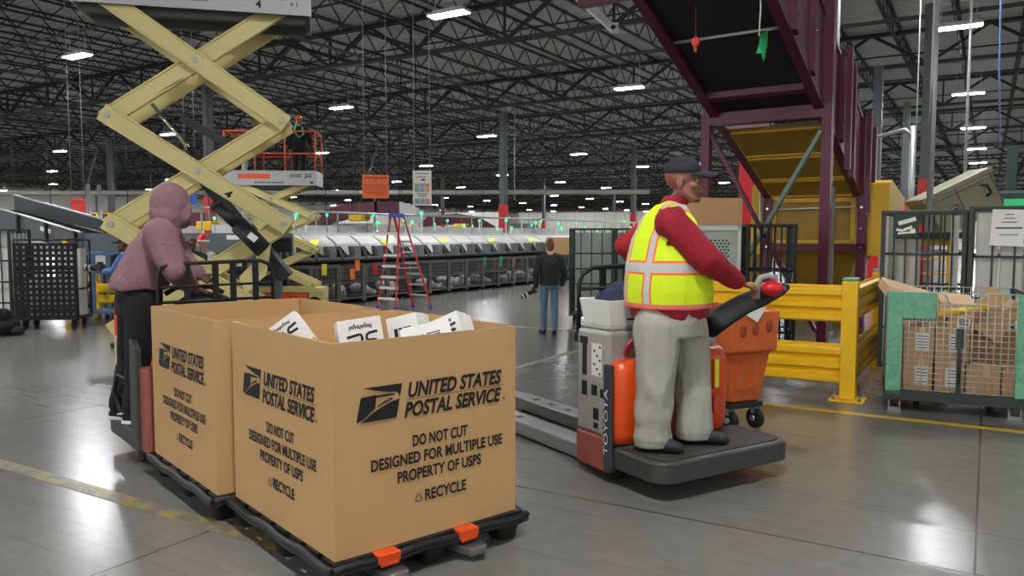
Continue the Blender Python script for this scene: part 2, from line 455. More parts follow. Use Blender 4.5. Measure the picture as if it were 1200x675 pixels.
def gaylord(label, x0, x1, y0, y1, z0, h, faces):
    c = RF @ V((x0, y0, z0)); o = thing('cardboard_pallet_box', label, 'cardboard box', c, RZ, 'cardboard bulk boxes on black pallets')
    W, L, t = x1 - x0, y1 - y0, .012
    b = MB(); NX = 8
    # one continuous folded sleeve: bottom, four walls with a slight bow in the open rim, thickness inside
    def ring(z, inset, bow):
        pts = []
        for (a, e, nx, ny) in (((0, 0), (W, 0), 0, -1), ((W, 0), (W, L), 1, 0), ((W, L), (0, L), 0, 1), ((0, L), (0, 0), -1, 0)):
            for i in range(NX):
                s = i / NX; k = math.sin(math.pi * s) * bow
                if (nx, ny) in ((0, -1), (-1, 0)): k *= .12
                x = a[0] + (e[0] - a[0]) * s + nx * k; y = a[1] + (e[1] - a[1]) * s + ny * k
                x = min(max(x, inset), W - inset) if k < 1e-6 else x - nx * inset; y = min(max(y, inset), L - inset) if k < 1e-6 else y - ny * inset
                if nx: y = min(max(y, inset), L - inset)
                if ny: x = min(max(x, inset), W - inset)
                pts.append(V((x, y, z)))
        return pts
    b.loft([ring(0, 0, 0), ring(h * .5, 0, .008), ring(h, 0, .022), ring(h, t, .022), ring(h * .5, t, .008), ring(t, t, 0)], smooth=False)
    b.build('sleeve', 'cardboard', o)
    for f in faces:
        if f == 'front': print_face(o, (0, -.004, 0), (W, -.004, 0), .115)
        if f == 'side': print_face(o, (-.004, L, 0), (-.004, 0, 0), .16)
    return o
BX = [('large brown cardboard box full of white parcels, nearest on its black pallet', 0, 1.085, 0, 1.20, .152, 1.008, ('front', 'side')),
      ('open brown cardboard box behind the parcel box, nothing showing above its rim', -.075, 1.01, 1.275, 2.47, .152, 1.012, ('side',))]
for q in BX: gaylord(*q)

def pallet(label, x0, x1, y0, y1):
    o = thing('plastic_pallet', label, 'pallet', RF @ V((x0, y0, 0)), RZ, 'black plastic pallets')
    W, L = x1 - x0, y1 - y0; b = MB()
    for k in range(7): b.bx(.02, W - .02, .02 + k * (L - .04) / 7, .02 + (k + .72) * (L - .04) / 7, .118, .150)
    b.bx(.02, W - .02, L * .1, L * .14, .095, .12); b.bx(.02, W - .02, L * .48, L * .52, .095, .12); b.bx(.02, W - .02, L * .86, L * .9, .095, .12)
    b.build('deck', 'black_plastic', o)
    b = MB(); n = 24
    pts = []
    for (a, e) in (((0, 0), (W, 0)), ((W, 0), (W, L)), ((W, L), (0, L)), ((0, L), (0, 0))):
        for i in range(n):
            s = i / n; wv = .007 * math.sin(s * math.pi * 6)
            pts.append((a[0] + (e[0] - a[0]) * s, a[1] + (e[1] - a[1]) * s, .128 + wv))
    pts.append(pts[0])
    b.path(pts, .020, 8); b.path([(p[0], p[1], p[2] - .022) for p in pts], .016, 6)
    b.build('rim', 'black_plastic', o)
    for i in range(3):
        for j in range(3):
            cx, cy = .09 + i * (W - .18) / 2, .10 + j * (L - .2) / 2; b = MB()
            q = lambda r, z, s: [V((cx + r * a, cy + s * e, z)) for a, e in ((-1, -.7), (-.7, -1), (.7, -1), (1, -.7), (1, .7), (.7, 1), (-.7, 1), (-1, .7))]
            b.loft([q(.085, .125, .09), q(.055, .0, .062)], smooth=False); b.build('leg', 'black_plastic', o, bevel=.006)
    return o
pl1 = pallet('black plastic pallet under the nearest cardboard box, orange blocks on its edge', -.035, 1.125, -.045, 1.235)
pl2 = pallet('black plastic pallet under the open empty-looking cardboard box', -.11, 1.05, 1.245, 2.51)
for x in (.285, .755):
    b = MB(); b.bx(x - .06, x + .06, -.026, .045, .108, .1515); b.bx(x - .05, x + .05, -.028, -.018, .092, .112)
    b.build('corner_block', 'orange', pl1, bevel=.008)

# ------------------------------------------------------------------ pallet truck carrying them
mat('frame_red', (150, 80, 68), .5, var=.15)
t = thing('pallet_truck', 'red and grey rider pallet truck carrying both cardboard boxes on its forks', 'pallet truck', RF @ V((.46, 2.75, 0)), RZ)
LT = frame(t)
def lt(x, y, z): return V((x - .46, y - 2.75, z))
for x in (.27, .735):
    b = MB(); b.prism([lt(x - .085, 2.6, .03), lt(x + .085, 2.6, .03), lt(x + .085, .02, .03), lt(x + .05, -.13, .03), lt(x - .05, -.13, .03), lt(x - .085, .02, .03)], (0, 0, .045))
    b.build('fork', 'steel', t, bevel=.01)
b = MB(); b.box(lt(.40, 2.69, .40), (.98, .20, .62)); b.build('body', 'frame_red', t, bevel=.03)
for x in (-.12, .86):
    b = MB(); b.prism([lt(x, 2.74, .10), lt(x, 2.90, .10), lt(x, 2.90, .93), lt(x, 2.74, .84)], (.05, 0, 0)); b.build('side_plate', 'platform', t, bevel=.012)
b = MB(); b.bx(-.12 - .46, .90 - .46, .09, .75, .10, .25); b.build('rider_platform', 'platform', t, bevel=.03)
b = MB(); b.bx(-.09 - .46, .87 - .46, .12, .72, .25, .258); b.build('platform_mat', 'platform_mat', t)
for x in (-.04, .82):
    b = MB(); b.tube(lt(x - .03, 2.86, .075), lt(x + .03, 2.86, .075), .075, n=18); b.build('caster', 'rubber', t)
b = MB(); b.path([lt(.0, 2.56, .75), lt(.0, 2.56, 1.36), lt(.03, 2.56, 1.42), lt(.10, 2.56, 1.445), lt(.74, 2.56, 1.455), lt(.80, 2.56, 1.43), lt(.835, 2.56, 1.36), lt(.835, 2.56, .75)], .014, 10)
b.tube(lt(0, 2.56, 1.285), lt(.835, 2.56, 1.285), .009); b.tube(lt(0, 2.56, 1.175), lt(.835, 2.56, 1.175), .011)
for x in (.20, .40, .53, .70): b.bar(lt(x, 2.56, .78), lt(x, 2.56, 1.44), .045, .012, (0, 1, 0))
b.build('load_backrest', 'dark_steel', t)
b = MB(); b.path([lt(.30, 2.75, .78), lt(.30, 2.78, 1.0), lt(.33, 2.86, 1.14), lt(.36, 2.98, 1.23)], .045, 12); b.build('tiller', 'dark_steel', t)
b = MB(); b.ell(lt(.40, 2.80, 1.06), (.26, .13, .16)); b.bx(.15 - .46, .7 - .46, -.05, .13, .8, 1.02); b.build('control_cowl', 'black_plastic', t, bevel=.03)
b = MB(); b.path([lt(.18, 3.02, 1.20), lt(.26, 3.0, 1.25), lt(.36, 2.98, 1.245), lt(.50, 2.96, 1.25), lt(.60, 2.96, 1.20)], .02, 8); b.build('steering_handle', 'black_plastic', t)
b = MB(); b.path([lt(-.1, 2.88, .58), lt(-.16, 3.04, .62), lt(-.17, 3.12, .5), lt(-.15, 3.08, .36), lt(-.1, 2.92, .32)], .014, 8); b.path([lt(-.1, 2.88, .54), lt(-.13, 3.0, .57), lt(-.14, 3.07, .48), lt(-.1, 2.9, .38)], .012, 8); b.build('power_cable', 'dark_steel', t)

# ------------------------------------------------------------------ white parcels piled in the near box
def parcel(label, c, d, eul, marks=None):
    o = thing('white_parcel', label, 'parcel', c, 0, 'white parcels in the nearest cardboard box')
    from mathutils import Euler
    o.rotation_euler = Euler([math.radians(q) for q in eul], 'XYZ')
    MB().box((0, 0, 0), d).build('carton', 'paper', o, bevel=.003)
    x, y, z = d[0] / 2, d[1] / 2, d[2] / 2
    b = MB(); b.box((0, 0, z + .0006), (d[0], .045, .001)); b.box((x + .0006, 0, z - .03), (.001, .045, .06)); b.box((-x - .0006, 0, z - .03), (.001, .045, .06)); b.build('packing_tape', 'tape_white', o)
    b = MB()
    def stroke(pts, r=.009):
        for a, e in zip(pts, pts[1:]):
            if marks == 'top': b.bar((a[0] * d[0], a[1] * d[1], z + .0012), (e[0] * d[0], e[1] * d[1], z + .0012), r, .001)
            else: b.bar((a[0] * d[0], -y - .0012, a[1] * d[2]), (e[0] * d[0], -y - .0012, e[1] * d[2]), r, .001, (0, 1, 0))
    if marks:
        stroke([(-.32, .12), (-.02, .16), (.02, .12), (.0, -.12), (-.05, -.16)], .014)
        stroke([(.38, .18), (.16, .16), (.12, .10), (.12, .02), (.34, .0)], .014); stroke([(-.28, -.04), (-.10, -.02)], .014)
        k = [(-.25 + .025 * i, .31 + (.05 if i % 2 else -.03) * (1 if i % 5 else 1.8)) for i in range(22)]; stroke(k, .004)
        b.build('marker_writing', 'ink', o)
    else:
        b.box((x * .3, -y - .0008, z * .2), (x * .7, .001, z * .5)); b.build('address_label', 'tape_white', o)
        b = MB()
        for i in range(4): b.box((x * .3, -y - .0016, z * (.38 - .12 * i)), (x * .55, .001, .006))
        for i in range(2): b.box((-x * .45 + i * x * .3, -y - .001, 0), (.02, .001, z * .8))
        b.build('printed_marks', 'ink', o)
    return o
parcel('white parcel standing tilted up in the near box corner by the open box', at(338, 396, 4.22), (.23, .15, .18), (-14, -36, 14), 'front')
parcel('white parcel propped behind the corner one in the near box, only its edge out', at(357, 402, 4.34), (.10, .16, .20), (-10, -32, 14))
parcel('white parcel with bold black letters and marker scribble, middle of the near box', at(422, 402, 4.08), (.225, .20, .24), (-12, -7, 18), 'front')
parcel('white parcel lying behind the bold lettered one in the near box', at(481, 394, 4.30), (.18, .18, .22), (-10, -14, -14))
parcel('white flat parcel wedged in front of two others in the near box', at(503, 404, 4.10), (.26, .20, .18), (-22, -14, 6))
parcel('white parcel sticking up highest beside the near box far wall', at(531, 393, 4.24), (.19, .17, .19), (-16, -24, -18), 'front')
for c, d in (((.30, .34, .62), (.5, .5, .72)), ((.80, .36, .60), (.45, .5, .70)), ((.3, .88, .61), (.5, .5, .72)), ((.8, .88, .62), (.46, .5, .72))):
    o = tag(MB().box((0, 0, 0), d).build('shipping_carton', 'carton_pale', bevel=.004), 'plain carton packed under the white parcels in the near box', 'carton', 'cartons at the bottom of the near box')
    o.location = RF @ V((c[0], c[1], .166 + d[2] / 2)); o.rotation_euler.z = RZ

# ================================================================== orange rider pallet truck of the vest man
TZ = math.radians(31.5); TO = V((.655, 5.06, 0)) + V((math.cos(TZ), math.sin(TZ), 0)) * .52
t = thing('pallet_truck', 'orange and grey rider pallet truck driven by the man in the yellow vest', 'pallet truck', TO, TZ)
TM = frame(t); TI = TM.inverted()
for x in (-.27, .23):
    b = MB(); b.prism([(x - .10, .36, .07), (x + .10, .36, .07), (x + .10, 2.3, .07), (x + .05, 2.55, .07), (x - .05, 2.55, .07), (x - .10, 2.3, .07)], (0, 0, .055)); b.prism([(x - .10, .36, .02), (x - .085, .36, .02), (x - .085, 2.3, .02), (x - .10, 2.3, .02)], (0, 0, .06)); b.prism([(x + .085, .36, .02), (x + .10, .36, .02), (x + .10, 2.3, .02), (x + .085, 2.3, .02)], (0, 0, .06))
    o = b.build('fork', 'steel', t, bevel=.008)
    b = MB()
    for y in (1.5, 1.75, 2.0): b.bx(x - .03, x + .03, y, y + .08, .1255, .1265)
    b.build('slot', 'black_plastic', o)
    b = MB(); b.tube((x - .04, 2.25, .045), (x + .04, 2.25, .045), .045, n=14); b.build('load_roller', 'rubber', o)
b = MB(); b.bx(-.50, .50, .07, .42, .30, 1.01); b.build('battery_case', 'grey_paint', t, bevel=.025)
b = MB(); b.bx(-.505, .505, .065, .425, .06, .30); b.build('lower_frame', 'frame_red', t, bevel=.02)
b = MB(); b.bx(-.48, .48, .09, .40, 1.01, 1.04); b.build('battery_lid', 'grey_paint', t, bevel=.012)
b = MB(); b.bx(-.535, -.505, .0, .085, .09, .80); b.build('side_strip', 'strip', t, bevel=.012)
text('lettering', 'TOYOTA', 'tape_white', t, (-.5365, .028, .20), (0, 0, 1), (0, 1, 0), cap=.042, width=.44, bold=.0)
# dark stencilled stickers on the grey case
for (y, z, a, e) in ((.33, .80, .05, .22), (.33, .60, .06, .10), (.22, .60, .06, .07), (.13, .59, .05, .06), (.20, .44, .06, .08), (.20, .36, .05, .04), (.34, .93, .09, .05)):
    b = MB(); b.bx(-.5015, -.5005, y - a / 2, y + a / 2, z - e / 2, z + e / 2); b.build('sticker', 'ink', t)
b = MB(); b.bx(-.5016, -.5005, .14, .25, .70, .92); b.build('sticker', 'paper', t)
b = MB()
for k in range(7): b.bx(-.5022, -.5012, .15 + (k % 3) * .03, .17 + (k % 3) * .03, .71 + k * .03, .725 + k * .03)
b.build('sticker_print', 'ink', t)
# orange cowl around the driver's knees: two bulging sides and a recessed middle
def cowl(x0, x1, dep, zt):
    rings = []
    for z, k in ((.27, .86), (.33, .94), (.55, 1.0), (zt - .1, .96), (zt - .03, .80), (zt, .5)):
        xa, xb = x0 + (x1 - x0) * (1 - k) * .3, x1 - (x1 - x0) * (1 - k) * .3; d = dep * k
        n = 6; fr = []
        for i in range(n + 1):
            a = math.pi * i / n; fr.append(V(((xa + xb) / 2 - math.cos(a) * (xb - xa) / 2, .08 - d * math.sin(a) ** .55, z)))
        rings.append([V((xb, .10, z)), V((xa, .10, z))] + fr)
    return MB().loft(rings, smooth=True)
cowl(-.50, -.16, .13, .82).build('cowl', 'orange', t); cowl(.24, .53, .14, .86).build('cowl', 'orange', t)
b = MB(); b.bx(-.2, .3, .02, .09, .27, .76); b.build('knee_panel', pm('deep_orange', (190, 58, 22), .4), t, bevel=.02)
b = MB(); b.bx(-.26, -.17, -.062, -.050, .55, .70); b.build('sticker', 'pad_green', t)
b = MB(); b.bx(.33, .37, -.078, -.066, .58, .78); b.build('warning_sticker', 'tag_yellow', t)
b = MB(); b.bx(.33, .37, -.074, -.064, .40, .52); b.build('warning_sticker', 'sign_red', t)
def rr(x0, x1, y0, y1, r, z, n=6):
    pts = []
    for cx, cy, a0 in ((x1 - r, y1 - r * .3, 0), (x0 + r, y1 - r * .3, 90), (x0 + r, y0 + r, 180), (x1 - r, y0 + r, 270)):
        rad = r if a0 >= 180 else r * .3
        for i in range(n + 1):
            a = math.radians(a0 + 90 * i / n); pts.append(V((cx + math.cos(a) * r, cy + math.sin(a) * rad, z)))
    return pts
b = MB(); b.loft([rr(-.505, .70, -.46, .07, .13, .115), rr(-.505, .70, -.46, .07, .13, .235), rr(-.495, .69, -.45, .06, .12, .25)], smooth=False); b.build('rider_platform', 'platform', t, bevel=.01)
b = MB(); b.loft([rr(-.46, .655, -.415, .02, .10, .2505), rr(-.46, .655, -.415, .02, .10, .256)], smooth=False); b.build('platform_mat', 'platform_mat', t)
for x in (-.40, .40):
    b = MB(); b.tube((x - .035, .12, .075), (x + .035, .12, .075), .075, n=18); b.build('caster', 'rubber', t)
b = MB(); b.tube((-.05, .1, .11), (.06, .1, .11), .11, n=20); b.build('drive_wheel', 'rubber', t)
b = MB(); b.path([(-.45, .47, .95), (-.45, .47, 1.30), (-.42, .47, 1.37), (-.33, .47, 1.415), (.33, .47, 1.44), (.42, .47, 1.40), (.45, .47, 1.32), (.45, .47, .95)], .016, 10)
b.tube((-.45, .47, 1.27), (.45, .47, 1.27), .014); b.tube((-.45, .47, 1.15), (.45, .47, 1.15), .014)
for x in (-.24, -.03, .14, .32): b.bar((x, .47, .96), (x, .47, 1.42), .055, .014, (0, 1, 0))
b.bx(-.47, .47, .43, .49, .9, .96)
b.build('load_backrest', 'dark_steel', t)
b = MB(); b.path([(-.20, .22, 1.02), (-.19, .14, 1.06), (-.20, .06, .96), (-.24, .05, .82)], .055, 12); b.build('control_column', 'black_plastic', t)
b = MB(); b.path([(-.36, .10, .80), (-.365, .04, .92), (-.32, .0, .98), (-.22, .0, 1.0), (-.17, .0, 1.05)], .014, 8); b.path([(-.33, .10, .80), (-.335, .05, .90), (-.29, .01, .955), (-.2, .0, .975)], .012, 8); b.build('hose', 'hose', t)
# tiller swung out past the driver
A_, B_, C_ = TI @ at(832, 380, 5.42), TI @ at(872, 356, 5.36), TI @ at(922, 336, 5.22)
b = MB()
b.loft([[p + V((math.cos(a) * r * .9, math.sin(a) * r * .9, math.sin(a + .6) * r)) for a in [2 * math.pi * i / 12 for i in range(12)]] for p, r in ((A_, .085), (A_.lerp(B_, .5), .07), (B_, .066), (B_.lerp(C_, .45), .058), (B_.lerp(C_, .85), .040), (C_, .022))])
b.path([V((.15, .18, .95)), V((.22, .16, 1.0)), A_], .06, 12)
b.build('tiller', 'black_plastic', t)
b = MB(); b.ell(TI @ at(905, 338, 5.20), (.078, .07, .055)); b.build('horn_button', 'red', t)
b = MB(); b.path([TI @ at(q, r, 5.20) for q, r in ((887, 350), (887, 334), (892, 325), (902, 323), (910, 328))], .022, 10); b.build('steering_handle', 'grey_paint', t)

# tote of dark cloth resting on the truck
o = thing('mail_tote', 'white corrugated plastic tote with dark cloth riding on the orange pallet truck', 'mail tote', TM @ V((-.275, .245, 1.04)), TZ)
b = MB(); q = lambda hx, hy, z: [V((-hx, -hy, z)), V((hx, -hy, z)), V((hx, hy, z)), V((-hx, hy, z))]
b.loft([q(.185, .145, 0), q(.215, .165, .175), q(.205, .155, .175), q(.176, .136, .01)], smooth=False); b.build('tray', 'white', o, bevel=.004)
b = MB(); b.bx(-.204, -.2, -.05, .05, .115, .145); b.build('hand_hole', 'ink', o)
b = MB()
for k in range(3): b.box((.02 + .05 * k, -.162, .045 + .035 * k), (.16, .004, .012))
b.build('printed_marks', 'ink', o)
o = tag(MB().ell((0, 0, 0), (.17, .13, .09)).ell((.10, .06, .03), (.15, .11, .10)).ell((.22, .08, .02), (.12, .12, .11)).build('folded_cloth', 'navy'), 'dark navy cloth heaped in the white tote on the orange truck', 'cloth')
o.location = TM @ V((-.29, .245, 1.20)); o.rotation_euler.z = TZ
# ================================================================== people
def capsule(p0, p1, r0, r1, n=12, k=4):
    p0, p1 = V(p0), V(p1); d = p1 - p0
    if d.length < 1e-6: d = V((0, 0, 1e-4)); p1 = p0 + d
    d.normalize(); a = d.orthogonal().normalized(); b = d.cross(a); b_ = MB(); rings = []
    for i in range(k + 1):
        t = math.pi / 2 * i / k; rings.append((p0 - d * r0 * math.cos(t), max(r0 * math.sin(t), 1e-4)))
    for i in range(k + 1):
        t = math.pi / 2 * i / k; rings.append((p1 + d * r1 * math.sin(t), max(r1 * math.cos(t), 1e-4)))
    return b_.loft([[c + (a * math.cos(2 * math.pi * j / n) + b * math.sin(2 * math.pi * j / n)) * r for j in range(n)] for c, r in rings])
def merge(dst, src):
    o = len(dst.v); dst.v.extend(src.v); dst.f.extend([[i + o for i in f] for f in src.f]); dst.sm.extend(src.sm); dst.mi.extend(src.mi)
class Org:
    """overlapping tapered solids fused into one continuous skin"""
    def __init__(s): s.b = MB()
    def cap(s, p0, p1, r0, r1=None): merge(s.b, capsule(p0, p1, r0, r0 if r1 is None else r1)); return s
    def chain(s, pts, rs):
        for i in range(len(pts) - 1): s.cap(pts[i], pts[i + 1], rs[i], rs[i + 1])
        return s
    def ell(s, c, r, R=None): s.b.ell(c, r, R, 20, 14); return s
    def rings(s, rings):
        out = []
        for c, hx, hy, rz in rings:
            c = V(c); R = Matrix.Rotation(rz, 3, 'Z')
            out.append([c + R @ V((math.copysign(abs(math.cos(t)) ** .85, math.cos(t)) * hx, math.copysign(abs(math.sin(t)) ** .85, math.sin(t)) * hy, 0)) for t in [2 * math.pi * i / 24 for i in range(24)]])
        s.b.loft(out); return s
    def build(s, name, m, parent, vox, smooth=3, wrinkle=0.0, wscale=9.0, floor=None, cut=None):
        me = s.b.mesh(name); o = bpy.data.objects.new(name, me); COL.objects.link(o)
        r = o.modifiers.new('r', 'REMESH'); r.mode = 'VOXEL'; r.voxel_size = vox; r.use_smooth_shade = True
        if smooth: q = o.modifiers.new('s', 'SMOOTH'); q.iterations = smooth; q.factor = .5
        dg = bpy.context.evaluated_depsgraph_get(); dg.update()
        nm = bpy.data.meshes.new_from_object(o.evaluated_get(dg)); bpy.data.objects.remove(o); bpy.data.meshes.remove(me); nm.name = name
        if wrinkle:
            for v in nm.vertices:
                p = v.co * wscale; p.z = p.z * .5 + p.x * .35
                h = .55 - 1.5 * abs(noise.noise(p)) + .5 * noise.noise(p * .5 + V((3, 1, 7)))
                v.co += v.normal * (h * wrinkle)
        if floor is not None:
            for v in nm.vertices:
                if v.co.z < floor: v.co.z = floor
        if cut is not None:
            bm = bmesh.new(); bm.from_mesh(nm)
            for co, no in cut: bmesh.ops.bisect_plane(bm, geom=bm.verts[:] + bm.edges[:] + bm.faces[:], plane_co=co, plane_no=no, clear_outer=True)
            bm.to_mesh(nm); bm.free()
        nm.polygons.foreach_set('use_smooth', [True] * len(nm.polygons))
        nm.materials.clear(); nm.materials.append(M[m] if isinstance(m, str) else m)
        q = bpy.data.objects.new(name, nm); COL.objects.link(q); q.parent = parent
        return q
def hand(g, wr, d, pn, ts, curl, s=1.0):
    d, pn, ts = V(d).normalized(), V(pn).normalized(), V(ts).normalized()
    c = V(wr) + d * .052 * s
    R = Matrix((ts, pn, d)).transposed()
    g.ell(c, (.040 * s, .016 * s, .052 * s), R)
    for i, (o, L) in enumerate(((.030, .92), (.010, 1.0), (-.011, .95), (-.030, .76))):
        p = V(wr) + d * .088 * s + ts * o * s; q = Quaternion(ts, 0)
        def rot(v, a): return v * math.cos(a) + pn * (math.sin(a) * v.dot(d)) - d * (math.sin(a) * v.dot(pn))
        d1 = rot(d, curl * .8); d2 = rot(d, curl * 1.7); d3 = rot(d, curl * 2.3)
        a = p + d1 * .040 * L * s; e = a + d2 * .030 * L * s; f = e + d3 * .022 * L * s
        g.chain([p - d * .02 * s, p, a, e, f], [.0095 * s, .0098 * s, .0092 * s, .0085 * s, .0072 * s])
    p = V(wr) + d * .028 * s + ts * .026 * s
    t1 = (d * .62 + ts * .68 + pn * .35 * curl).normalized(); t2 = (d * .85 + ts * .2 + pn * .6 * curl).normalized()
    a = p + t1 * .042 * s; e = a + t2 * .034 * s
    g.chain([p, a, e], [.0125 * s, .011 * s, .0085 * s])
def head(g, c, f, u, s=1.0):
    c, f, u = V(c), V(f).normalized(), V(u).normalized(); r = f.cross(u).normalized(); u = r.cross(f)
    R = Matrix((r, f, u)).transposed(); P = lambda x, y, z: c + (r * x + f * y + u * z) * s
    g.ell(P(0, -.012, .035), (.076 * s, .096 * s, .086 * s), R)          # skull
    g.ell(P(0, .028, -.035), (.060 * s, .066 * s, .080 * s), R)          # face
    g.chain([P(-.052, .0, -.055), P(-.030, .058, -.092), P(.030, .058, -.092), P(.052, 0, -.055)], [.024 * s, .020 * s, .020 * s, .024 * s])   # jaw
    g.ell(P(0, .076, -.094), (.020 * s, .017 * s, .017 * s), R)          # chin
    g.chain([P(0, .088, .012), P(0, .106, -.022)], [.010 * s, .015 * s]); g.chain([P(-.014, .092, -.028), P(.014, .092, -.028)], [.010 * s, .010 * s])   # nose
    g.chain([P(-.042, .078, .024), P(0, .088, .020), P(.042, .078, .024)], [.013 * s, .011 * s, .013 * s])   # brow ridge
    for k in (-1, 1):
        g.ell(P(.046 * k, .058, -.022), (.024 * s, .026 * s, .022 * s), R)     # cheek
        g.ell(P(.078 * k, -.012, -.012), (.009 * s, .020 * s, .032 * s), R)    # ear
    g.chain([P(-.018, .086, -.054), P(.018, .086, -.054)], [.009 * s] * 2); g.chain([P(-.014, .085, -.066), P(.014, .085, -.066)], [.009 * s] * 2)
    return R, P
def face_parts(parent, P, R, s, brow='hair'):
    for k in (-1, 1):
        e = MB().ell(P(.031 * k, .0745, .004), (.0145 * s, .009 * s, .0080 * s), R); e.build('eye', 'eye_white', parent)
        e = MB().ell(P(.031 * k, .0815, .004), (.0066 * s, .004 * s, .0070 * s), R); e.build('iris', 'ink', parent)
        e = MB(); e.path([P(.014 * k, .096, .027), P(.032 * k, .094, .034), P(.050 * k, .082, .027)], .0045 * s, 6); e.build('eyebrow', brow, parent)
    e = MB(); e.path([P(-.024, .087, -.060), P(-.010, .094, -.0585), P(.010, .094, -.0585), P(.024, .087, -.060)], .0035 * s, 6); e.build('mouth', 'lip', parent)
def cap_hat(parent, P, R, s, m, brim=True, name='cap', lift=.0):
    b = MB(); b.ell(P(0, -.012, .045 + lift), (.087 * s, .106 * s, .092 * s), R, 20, 12, cut=-.005)
    if brim:
        rows = []
        for j in range(5):
            y = .070 + .085 * j / 4; row = []
            for i in range(9):
                x = -1 + 2 * i / 8; wd = .078 * (1 - .12 * (j / 4) ** 2); yy = y + .028 * math.sqrt(max(0, 1 - x * x)) - .028 * (1 if j == 0 else 0)
                row.append(P(x * wd, yy, .052 + lift - .028 * x * x - .012 * j / 4))
            rows.append(row)
        for dz in (0, 1):
            n0 = len(b.v); off = (R @ V((0, 0, .006 * s))) * dz
            b._add([q + off for rw in rows for q in rw], [(j * 9 + i, j * 9 + i + 1, (j + 1) * 9 + i + 1, (j + 1) * 9 + i) for j in range(4) for i in range(8)], True)
    b.ell(P(0, -.012, .138 + lift), (.008 * s, .008 * s, .005 * s), R, 8, 5)
    return b.build(name, m, parent)

